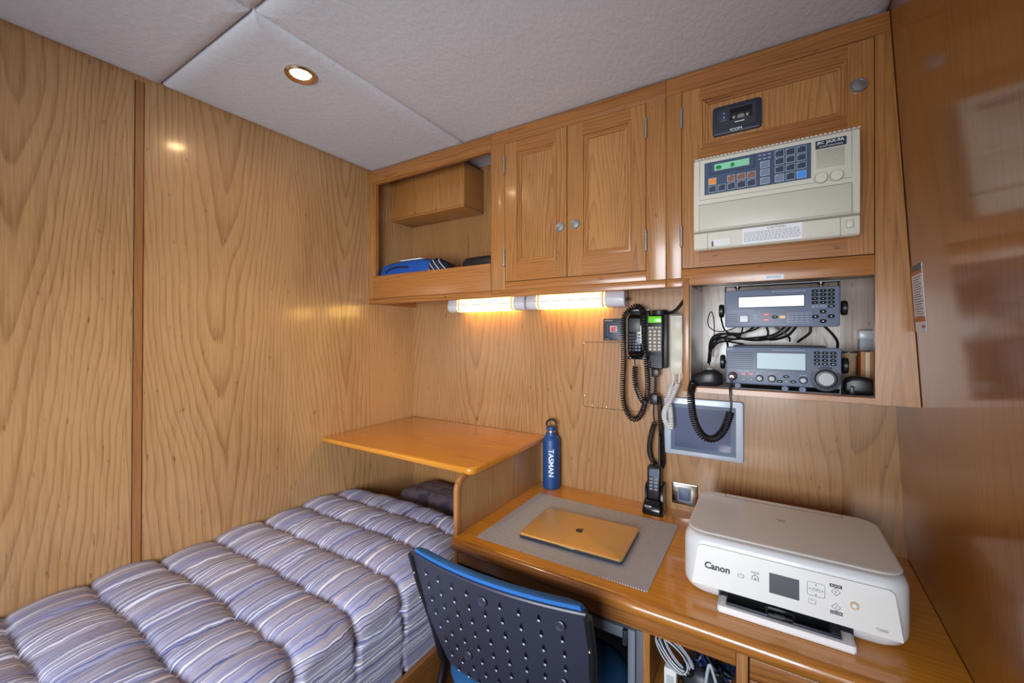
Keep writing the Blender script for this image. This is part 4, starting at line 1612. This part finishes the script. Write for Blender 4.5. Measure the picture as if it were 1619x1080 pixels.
for a, b, c, d in ((1.4690, 1.7420, -.2010, -.1995), (1.4690, 1.4705, -.2010, -.1740), (1.7405, 1.7420, -.2010, -.1740)):
    m.box(a, b, c, d, .1474, .1481)
m.build('hinge_line', 'ink', lid)
m = MB()
m.text('DOCUMENT', .005, lambda u, v, d: (1.606 + u, -.300 + v, .1478 + d), 0, sx=.8)
m.text('HOLDER', .005, lambda u, v, d: (1.606 + u, -.3065 + v, .1478 + d), 0, sx=.8)
m.box(1.597, 1.615, -.3125, -.3115, .1478, .1481)
m.build('lid_mark', 'ink_grey', lid)
# sloping front panel
TZ, BZ = .1265, .0385


def py(z):
    return -.5035 - (TZ - z) * .17


pan = [(1.4225, BZ), (1.7960, BZ)]
for k in range(7):
    a = PI / 2 * k / 6
    pan.append((1.7760 + .011 * math.cos(a) - .002 * 0, .1145 + .012 * math.sin(a)))
for k in range(7):
    a = PI / 2 + PI / 2 * k / 6
    pan.append((1.4460 + .0125 * math.cos(a), .1145 + .012 * math.sin(a)))
m = MB()
n = len(pan)
fr = [(x, py(z), z) for x, z in pan]
bk = [(x, -.4995, z) for x, z in pan]
m.raw(fr + bk, [list(range(n))] + [[i, (i + 1) % n, n + (i + 1) % n, n + i] for i in range(n)] + [list(range(n, 2 * n))[::-1]])
panel = m.build('control_panel', 'white', t, angle=25)


def pf(cx, cz):
    return lambda u, v, d: (cx + u, py(cz + v) - d - .0002, cz + v)


def pbox(m, x0, x1, z0, z1, h=.0005, mi=None):
    vs = [(x0, py(z0) - h, z0), (x1, py(z0) - h, z0), (x1, py(z1) - h, z1), (x0, py(z1) - h, z1), (x0, py(z0) + .002, z0), (x1, py(z0) + .002, z0), (x1, py(z1) + .002, z1), (x0, py(z1) + .002, z1)]
    m.raw(vs, [(0, 1, 2, 3), (0, 4, 5, 1), (1, 5, 6, 2), (2, 6, 7, 3), (3, 7, 4, 0)], mi)


def pring(m, cx, cz, rx, rz, r=.0004, n=24, a0=0, a1=2 * PI, mi=None):
    pts = [pf(cx, cz)(rx * math.cos(a0 + (a1 - a0) * k / n), rz * math.sin(a0 + (a1 - a0) * k / n), 0) for k in range(n + 1)]
    m.tube(pts, r, 4, mi)


m = MB()
m.text('Canon', .0195, pf(1.4762, .0838), 0, bold=.035, sx=1.02)
pbox(m, 1.4532, 1.4545, .0868, .0905, .0006)
m.build('brand_lettering', 'ink', panel)
m = MB()
pbox(m, 1.5790, 1.6330, .0625, .1030, .0008)
m.build('display', 'charcoal', panel)
m = MB()
pring(m, 1.5245, .0805, .0042, .0042)
m.text('(   )', .010, pf(1.5245, .0805), 0)
pbox(m, 1.5240, 1.5250, .0805, .0850)
m.build('power_key', 'ink_grey', panel)
m = MB()
m.text('HOME', .0052, pf(1.5520, .0945), 1, sx=1.1)
house = [(-.006, -.006), (-.006, .001), (0, .0065), (.006, .001), (.006, -.006)]
m.tube([pf(1.5525, .0845)(x, z, 0) for x, z in house], .0008, 4, 1)
pbox(m, 1.5505, 1.5545, .0785, .0835, .0006, 0)
m.build('home_key', ['ink_grey', 'ink'], panel)
m = MB()
sq = rrect(1.6470, 1.6765, .0800, .1060, .003, 3)
m.tube([pf(0, 0)(x, z, 0) for x, z in sq], .0005, 4, 0, closed=True)
m.text('(OK)', .0075, pf(1.6618, .0925), 0)
for dx, dz in ((0, .0095), (0, -.0095), (.0110, 0), (-.0110, 0)):
    a = math.atan2(dz, dx)
    tri = [(1.6618 + dx + .0018 * math.cos(a + b), .0925 + dz + .0018 * math.sin(a + b)) for b in (0, 2.2, -2.2)]
    m.raw([pf(0, 0)(x, z, .0003) for x, z in tri], [(0, 1, 2)], 1)
sq = rrect(1.6490, 1.6610, .0640, .0735, .002, 3)
m.tube([pf(0, 0)(x, z, 0) for x, z in sq], .0004, 4, 0, closed=True)
m.tube([pf(1.655, .0685)(x, z, 0) for x, z in ((.003, .002), (-.003, .002), (-.001, .0035))], .0004, 4, 0)
m.build('key_marks', ['ink_grey', 'ink'], panel)
for nm, cz, lz in (('BLACK', .0985, .1095), ('COLOR', .0700, .0590)):
    m = MB()
    pbox(m, 1.6848, 1.7050, lz - .0032, lz + .0032, .0003, 0)
    m.text(nm, .0050, pf(1.6948, lz), 1, sx=1.05, depth=.0008)
    dm = [(1.6948, cz + .0072), (1.7020, cz), (1.6948, cz - .0072), (1.6876, cz)]
    m.tube([pf(0, 0)(x, z, 0) for x, z in dm], .0006, 4, 2, closed=True)
    pbox(m, 1.6943, 1.6953, cz - .003, cz + .003, .0004, 2)
    m.build('start_key', ['ink', 'letter_white', 'console'], panel)
m = MB()
m.lathe([(.0075, .002), (.0075, -.0022), (.001, -.0024)], (1.7240, py(.082), .082), 'Y', 20, 0)
m.lathe([(.0040, .002), (.0040, -.0030), (.001, -.0031)], (1.7240, py(.082), .082), 'Y', 14, 1)
m.build('stop_key', ['tan_key', 'letter_white'], panel)
m = MB()
m.text('TS5000', .0068, pf(1.7650, .0505), 0, sx=.9)
m.build('model_lettering', 'ink_grey', panel)
# output slot and tray
m = MB()
m.box(1.4785, 1.7240, -.5010, -.4700, .0040, .0380, 0)
m.build('output_slot', 'gloss_black', t)
m = MB()
m.box(1.4800, 1.7228, -.5440, -.4800, .0012, .0060, 0, .0008)
m.box(1.4800, 1.4830, -.5440, -.4800, .0012, .0170, 0, .0006)
m.box(1.7198, 1.7228, -.5440, -.4800, .0012, .0170, 0, .0006)
m.build('paper_tray', 'white2', t)
m = MB()
m.box(1.4960, 1.7020, -.5330, -.4950, .0188, .0210, 1, .0005)
m.box(1.4960, 1.7020, -.5370, -.5325, .0188, .0240, 1, .001)
m.box(1.4985, 1.5720, -.5320, -.4980, .0212, .0222, 0)
m.box(1.6250, 1.6820, -.5320, -.4980, .0212, .0222, 0)
m.box(1.5760, 1.6210, -.5380, -.5050, .0212, .0265, 0, .001)
m.box(1.6860, 1.7000, -.5300, -.4980, .0212, .0250, 2)
m.box(1.5880, 1.6080, -.5400, -.5300, .0255, .0285, 2, .001)
m.build('output_tray', ['gloss_black', 'navy_plate', 'charcoal'], t)
m = MB()
m.box(1.4832, 1.7196, -.5460, -.5015, .0061, .0120, 0)
m.box(1.4836, 1.7192, -.5466, -.5015, .0123, .0182, 0)
o = m.build('paper_stack', 'paper')
tag(o, 'white paper loaded in the printer tray', 'paper')

# card on the right wall
m = MB()
ya, yb = -.300, -.3900


def wallpt(y, z, d):
    return (xr(z, y) - d, y, z)


def wbox(m, y0, y1, z0, z1, d0, d1, mi):
    vs = [wallpt(y, z, d) for d in (d0, d1) for y, z in ((y0, z0), (y1, z0), (y1, z1), (y0, z1))]
    m.raw(vs, [(0, 1, 2, 3), (4, 5, 6, 7), (0, 1, 5, 4), (1, 2, 6, 5), (2, 3, 7, 6), (3, 0, 4, 7)], mi)


wbox(m, ya, yb, .637, .784, .0004, .0012, 0)
wbox(m, ya - .004, yb, .770, .784, .0012, .0016, 1)
wbox(m, ya - .004, yb, .7625, .7695, .0012, .0016, 2)
wbox(m, ya - .006, yb, .659, .669, .0012, .0016, 2)
for k in range(17):
    z = .757 - k * .0054
    wbox(m, ya - .012, yb + .010 + .02 * ((k * 37) % 5) / 5, z - .0010, z + .0010, .0012, .0015, 3)
wbox(m, yb + .035, yb + .006, .645, .651, .0012, .0015, 4)
o = m.build('notice_card', ['paper', 'grey_dark', 'spine', 'ink_grey', 'red_key'])
tag(o, 'narrow printed instruction card stuck to the side wall by the radio niche', 'notice')

# ------------------------------------------------------------------ bunk
t = thing('bunk_bed', 'built-in wooden bunk along the wall with a plain side board', 'bed', (.37, -1.2, -.75))
m = MB()
m.box(.7400, .7570, -2.3, -.5870, -.75, -.2950, 0, .004)
m.build('side_board', 'cab_h', t)
m = MB()
m.box(.004, .7370, -2.3, -.004, -.75, -.34, 0)
m.build('bunk_base', 'dark_wood', t)
m = MB()
m.box(.012, .6950, -2.28, -.012, -.339, -.172, 0, .03, 4)
o = m.build('mattress', 'pillow')
tag(o, 'mattress on the bunk mostly hidden by the striped quilt', 'mattress')


def quilt():
    nx, ny = 150, 250
    y0, y1 = -2.05, -.305
    # path across the bunk: (x, z, outward normal)
    path = []
    xe, r = .665, .055
    Ltop = xe
    Larc = r * PI / 2
    Ldrop = .17
    tot = Ltop + Larc + Ldrop
    vs, uv, fs = [], [], []
    for j in range(ny + 1):
        v = y0 + (y1 - y0) * j / ny
        for i in range(nx + 1):
            s = tot * i / nx
            if s <= Ltop:
                x, z, nxn, nz = .004 + s, 0.0, 0.0, 1.0
            elif s <= Ltop + Larc:
                a = (s - Ltop) / r
                x, z = .004 + Ltop + r * math.sin(a), -r + r * math.cos(a)
                nxn, nz = math.sin(a), math.cos(a)
            else:
                dd = s - Ltop - Larc
                x, z, nxn, nz = .004 + Ltop + r + .008 * math.sin(dd * 14), -r - dd, 1.0, 0.0
            wy = v + .016 * noise.noise(Vector((s * 3.2, v * 2.0, 1.3))) + .006 * noise.noise(Vector((s * 11, v * 6, 5.3)))
            ws = s + .018 * noise.noise(Vector((s * 2.5, v * 3.5, 7.7)))
            ky = (wy + .475) / .155
            row = math.floor(ky)
            fy = abs(math.sin(PI * ky))
            kx = (ws + .045 * ((row % 2) * 1.0)) / .134
            fx = abs(math.sin(PI * kx))
            puff = .024 * (fy ** .42) * (.50 + .50 * fx ** .42) + .0022 * math.sin(190 * s + 5 * noise.noise(Vector((s * 9, v * 5, 3.1)))) * (1 - fy) ** 2
            dx = abs(kx - round(kx)) * .134
            dy = abs(ky - round(ky)) * .155
            puff -= .007 * math.exp(-(dx / .006) ** 2) + .005 * math.exp(-(dy / .005) ** 2)
            wr = .0022 * noise.noise(Vector((s * 26, v * 9, 2.2))) + .0016 * noise.noise(Vector((s * 60, v * 14, 8.2)))
            h = puff + wr * (.4 + fy)
            # the hump towards the foot and the roll at its end
            hump = .012 * math.exp(-((v + .62) / .22) ** 2) * min(1, max(0, (.75 - s) / .4)) + .012 * noise.noise(Vector((s * 2, v * 2.2, .4)))
            e = max(0.0, (v + .43 - .03 * math.sin(s * 5)) / .125)
            drop = .066 * min(1, e) ** 2 * (1 if s <= Ltop else max(0, 1 - (s - Ltop) / Larc))
            zb = -.0700 + hump - drop
            X = x + nxn * h
            Z = zb + z + nz * h
            X = max(.004, min(X, .7375 if Z > -.29 else .7375))
            Z = max(Z, -.336)
            vs.append((X, v, Z))
            uv.append((s, v))
    for j in range(ny):
        for i in range(nx):
            a = j * (nx + 1) + i
            fs.append((a, a + 1, a + nx + 2, a + nx + 1))
    me = bpy.data.meshes.new('quilt')
    me.from_pydata(vs, [], fs)
    l = me.uv_layers.new(name='UVMap')
    for p in me.polygons:
        for li in p.loop_indices:
            l.data[li].uv = uv[me.loops[li].vertex_index]
    me.polygons.foreach_set('use_smooth', [True] * len(me.polygons))
    me.materials.append(M['stripes'])
    o = bpy.data.objects.new('quilt', me)
    COL.objects.link(o)
    return tag(o, 'padded blue grey striped quilt spread over the bunk', 'quilt')


quilt()
m = MB()
rings = []
for k, (ins, z) in enumerate(((.05, -.168), (.012, -.155), (0, -.128), (.014, -.103), (.05, -.088), (.10, -.082))):
    rings.append([(p[0], p[1], z + (.012 * noise.noise(Vector((p[0] * 7, p[1] * 7, k))) if k else 0)) for p in rrect(.12 + ins, .71 - ins, -.262 + ins * .7, -.022 - ins * .7, .07, 8)])
m.loft(rings)
o = m.build('pillow', 'pillow', angle=80)
tag(o, 'dark patterned pillow in the shade under the corner shelf', 'pillow')

# ------------------------------------------------------------------ chair
CX, CY, CR = 1.018, -.765, .03
t = thing('desk_chair', 'black perforated-back chair with blue upholstery pushed to the desk', 'chair', (CX, CY, -.75), rot=(0, 0, CR))
# local frame: x across, y towards the desk, z from the floor
ZT, ZB0 = .800, .475


def bk(u, z, off=0.0):      # surface of the back: bows away from the desk, leans
    return (u, -.030 + (ZT - z) * .31 - .030 * (1 - (u / .24) ** 2) - off, z)


HW = .238
m = MB()
nx, nz = 24, 14


def outline(i, k, off):
    z = ZB0 + (ZT - ZB0) * k / nz
    tz = k / nz
    hw = HW * (1 - .26 * max(0, (.62 - tz) / .62) ** 1.7)
    u = -hw + 2 * hw * i / nx
    return bk(u, z, off)


g1 = [outline(i, k, 0) for k in range(nz + 1) for i in range(nx + 1)]
g0 = [outline(i, k, -.005) for k in range(nz + 1) for i in range(nx + 1)]
W = nx + 1
fs = [(k * W + i, k * W + i + 1, (k + 1) * W + i + 1, (k + 1) * W + i) for k in range(nz) for i in range(nx)]
m.raw(g1, fs, 0)
m.raw(g0, [f[::-1] for f in fs], 0)
rim = [i for i in range(W)] + [k * W + nx for k in range(1, nz + 1)] + [nz * W + i for i in range(nx - 1, -1, -1)] + [k * W for k in range(nz - 1, 0, -1)]
L = len(rim)
m.raw([g1[i] for i in rim] + [g0[i] for i in rim], [(i, (i + 1) % L, L + (i + 1) % L, L + i) for i in range(L)], 0)
# rolled rim
m.tube([Vector(g1[i]) + Vector((0, .0025, 0)) for i in rim], .0042, 6, 0, closed=True)
# teardrop slots in rows
BOLTS = {(0, 4), (0, 8), (5, 2), (4, 8)}
for r in range(8):
    z = ZT - .038 - r * .0405
    for c in range(9):
        u = -.186 + c * .0465
        hwz = HW * (1 - .26 * max(0, (.62 - (z - ZB0) / (ZT - ZB0)) / .62) ** 1.7)
        u *= hwz / HW
        if (r, c) in BOLTS:
            continue
        td = []
        for k in range(12):
            a = 2 * PI * k / 12
            td.append(bk(u + .0046 * math.cos(a) * (1 if math.sin(a) < 0 else .5), z + (.0045 * math.sin(a) if math.sin(a) < 0 else .0150 * math.sin(a)), .0056))
        m.raw(td, [list(range(12))], 1)
        p = bk(u, z - .001, .0058)
        m.ball(p, .0034, .0014, .0030, 2, 8, 6)
m.build('backrest_shell', ['chair_plastic', 'gloss_black', 'bead'], t, angle=50)
for r, c in sorted(BOLTS):
    m = MB()
    z = ZT - .038 - r * .0405
    p = bk((-.186 + c * .0465) * (.93 if r else 1), z, .005)
    m.lathe([(.0115, .001), (.0115, -.003), (.009, -.0045), (.004, -.0035), (.003, -.005), (.001, -.0052)], p, 'Y', 18)
    m.build('bolt_cap', 'chair_plastic', t)
# pad on the desk side
m = MB()
nz2 = 12
rings = []
for k in range(nz2 + 1):
    f = k / nz2
    z = ZB0 + .02 + (ZT + .014 - ZB0 - .02) * f
    edge = min(f, 1 - f) * nz2
    th = .040 * (1 if edge >= 1 else .55 + .45 * edge)
    hw = (HW - .004) * (1 - .26 * max(0, (.62 - f) / .62) ** 1.7) - (0 if edge >= 1 else .006)
    ring = []
    for i in range(17):
        u = -hw + 2 * hw * i / 16
        ring.append(bk(u, z, -.0065))
    for i in range(16, -1, -1):
        u = -hw + 2 * hw * i / 16
        e = min(i, 16 - i)
        ring.append(bk(u, z, -.0065 - th * (1 if e >= 1 else .6)))
    rings.append(ring)
m.loft(rings)
m.build('backrest_pad', 'chair_blue', t, angle=50)
# seat
m = MB()
rings = []
for ins, z in ((.02, .415), (.004, .422), (0, .440), (.006, .456), (.025, .466), (.06, .468)):
    rings.append([(p[0], p[1], z) for p in rrect(-.214 + ins, .250 - ins, .035 + ins, .392 - ins, .105, 8)])
m.loft(rings)
m.build('seat', 'chair_seat', t, angle=60)
m = MB()
m.prism(rrect(-.204, .246, .075, .375, .09, 6), 'Z', .405, .4155)
m.build('seat_pan', 'chair_plastic', t)
for s in (-1, 1):
    m = MB()
    up = [(s * (HW + .006), bk(HW, .795)[1] + .002, .795), (s * (HW + .005), bk(HW, .70)[1] + .004, .70), (s * (HW - .006), bk(HW, .58)[1] + .006, .58), (s * (HW - .008), bk(HW, .47)[1] + .006, .47), (s * (HW + .002), .10, .40), (s * (HW + .006), .03, .22), (s * (HW + .008), -.005, .012)]
    m.tube(catmull(up, 6), .0095, 10)
    m.build('rear_leg', 'black', t)
    m = MB()
    m.tube(catmull([(s * (HW - .030), .115, .395), (s * (HW - .030), .24, .394), (s * (HW - .030), .32, .385), (s * (HW - .029), .352, .33), (s * (HW - .028), .365, .012)], 6), .0095, 10)
    m.build('front_leg', 'black', t)
    for y in (-.005, .365):
        MB().lathe([(.012, .001), (.012, .02), (.010, .022)], (s * (HW + (.008 if y < 0 else -.028)), y, 0), n=12).build('foot_cap', 'rubber', t)
for s, z in ((-1, .74), (-1, .66), (1, .71)):
    p = (s * (HW + .004), bk(HW, z)[1] - .006, z)
    MB().ball(p, .004, .004, .004, n=10, m=6).build('rivet', 'steel', t)

# ------------------------------------------------------------------ under the desk
t = thing('equipment_rack', 'grey metal equipment rack standing under the desk behind the chair', 'rack', (1.1, -.25, -.75))
m = MB()
m.box(.930, 1.2770, -.5480, -.05, -.1420, -.1150, 0, .002)
m.build('top_plate', 'grey_metal', t)
m = MB()
m.box(1.3010, 1.3200, -.5560, -.05, -.748, -.1020, 0, .002)
m.build('outer_upright', 'grey_dark', t)
m = MB()
m.box(1.2790, 1.2970, -.5500, -.05, -.748, -.1120, 0, .002)
m.build('inner_upright', 'grey_metal', t)
m = MB()
m.box(.930, .9500, -.10, -.05, -.748, -.1425, 0, .002)
m.build('back_leg', 'grey_metal', t)
m = MB()
m.box(1.2680, 1.2780, -.5600, -.5510, -.150, -.113, 0, .001)
m.build('latch', 'charcoal', t)
for x in (1.075, 1.175):
    MB().lathe([(.011, -.1150), (.011, -.108), (.008, -.104), (.001, -.103)], (x, -.525, 0), n=16).build('stud', 'black', t)
m = MB()
m.box(.955, 1.2630, -.06, -.052, -.745, -.1425, 0)
m.build('back_sheet', 'black', t)

random.seed(11)
t = thing('cable_bundle', 'coiled bundle of thin silver cable hanging in the cubby', 'cable', (1.385, -.52, -.22))
m = MB()
for k in range(7):
    a = .22 + k * .02
    pts = []
    for i in range(22):
        w = 2 * PI * i / 22
        lx, lz = (.044 + .004 * math.sin(k * 2.1)) * math.cos(w), (.019 + .0035 * math.cos(k * 1.7)) * math.sin(w)
        ca = -.78 + .05 * math.sin(k)
        pts.append((1.390 + lx * math.cos(ca) - lz * math.sin(ca) + .002 * k - .004, -.573 + .003 * k + .004 * math.sin(w * 2), -.117 + lx * math.sin(ca) + lz * math.cos(ca)))
    m.tube(pts, .0017, 6, closed=True)
m.build('loops', 'clear_cord', t)
m = MB()
m.ball((1.422, -.562, -.149), .012, .012, .011)
m.build('tie', 'black', t)
t = thing('power_cable', 'tangle of dark blue and black power cable in the cubby', 'cable', (1.46, -.50, -.22))
for k in range(9):
    pts = []
    for i in range(7):
        pts.append((1.43 + .08 * (i / 6) + random.uniform(-.012, .012), -.525 + random.uniform(-.018, .03), -.105 - .05 * (i / 6) - .01 * k * .4 + random.uniform(-.02, .018)))
    for i, p in enumerate(pts):
        pts[i] = (min(max(p[0], 1.425), 1.508), min(max(p[1], -.560), -.45), max(-.150, p[2]))
    MB().tube(catmull(pts, 6), .0042, 7).build('loop', 'blue_cord' if k % 3 else 'rubber', t)
t = thing('white_cable', 'pale grey flat cable looped down over the dark cables in the cubby', 'cable', (1.465, -.56, -.22))
MB().tube(catmull([(1.452, -.572, -.215), (1.458, -.574, -.16), (1.466, -.574, -.108), (1.474, -.573, -.122), (1.484, -.573, -.165), (1.482, -.572, -.215)], 8), .0032, 7).build('cord', 'clear_cord', t)
t = thing('black_pouch', 'domed black fabric pouch lying at the bottom of the cubby', 'pouch', (1.43, -.50, -.2215))
m = MB()
rings = []
for sc, z in ((.92, -.2212), (1.0, -.212), (.97, -.190), (.85, -.172), (.6, -.162), (.25, -.158)):
    rings.append([(1.446 + .048 * sc * math.cos(a), -.505 + .040 * sc * math.sin(a), z) for a in [2 * PI * k / 24 for k in range(24)]])
m.loft(rings)
m.build('pouch_body', 'charcoal', t)
m = MB()
m.tube([(1.446 + .0485 * math.cos(a), -.505 + .0405 * math.sin(a), -.206) for a in [2 * PI * k / 30 for k in range(30)]], .0015, 5, closed=True)
m.build('seam', 'black', t)
t = thing('white_adapter', 'small white plug block beside the black pouch in the cubby', 'adapter', (1.385, -.55, -.2215))
m = MB()
m.box(1.368, 1.396, -.563, -.536, -.2213, -.160, 0, .003)
m.build('block', 'white', t)
MB().box(1.374, 1.390, -.5645, -.5628, -.205, -.175, 0, .0005).build('label_patch', 'grey_tape', t)

# ------------------------------------------------------------------ lift the room so that the floor is at zero
for o in list(bpy.data.objects):
    if o.parent is None:
        o.location.z += DESK
    if '_local' in o:
        del o['_local']

# ------------------------------------------------------------------ lights


def area(name, loc, target, size, power, color, size_y=None, spread=PI):
    l = bpy.data.lights.new(name, 'AREA')
    l.energy = power
    l.color = color
    l.shape = 'RECTANGLE'
    l.size = size
    l.size_y = size_y or size
    l.spread = spread
    o = bpy.data.objects.new(name, l)
    COL.objects.link(o)
    o.location = loc
    d = Vector(target) - Vector(loc)
    o.rotation_euler = d.to_track_quat('-Z', 'Y').to_euler()
    return o


area('window_light', (1.25, -2.5, 1.22), (.60, -.30, 1.06), 1.0, 17, (.90, .95, 1.0), .7, math.radians(92))
sp = bpy.data.lights.new('downlight_lamp', 'SPOT')
sp.energy = 7
sp.color = (1.0, .80, .56)
sp.spot_size = math.radians(95)
sp.spot_blend = .8
sp.shadow_soft_size = .025
o = bpy.data.objects.new('downlight_lamp', sp)
COL.objects.link(o)
o.location = (.43, -.90, HC + DESK - .012)
w = bpy.data.worlds.new('cabin_air')
SC.world = w
w.use_nodes = True
bg = w.node_tree.nodes['Background']
bg.inputs[0].default_value = (.80, .88, 1.0, 1)
bg.inputs[1].default_value = .72

# ------------------------------------------------------------------ camera
cam = bpy.data.cameras.new('camera')
cam.sensor_width = 36
cam.sensor_fit = 'HORIZONTAL'
cam.lens = 660.8 / 1619 * 36
cam.shift_x = (809.5 - 789.5) / 1619
cam.shift_y = -(540 - 528.2) / 1619
cam.clip_start = .02
co = bpy.data.objects.new('camera', cam)
COL.objects.link(co)
co.location = (1.5772, -1.6117, .6321 + DESK)
co.rotation_euler = (PI / 2, 0, .5717)
SC.camera = co
SC.view_settings.view_transform = 'Standard'
SC.view_settings.look = 'None'
SC.view_settings.exposure = 0
SC.cycles.use_denoising = True
SC.cycles.max_bounces = 8
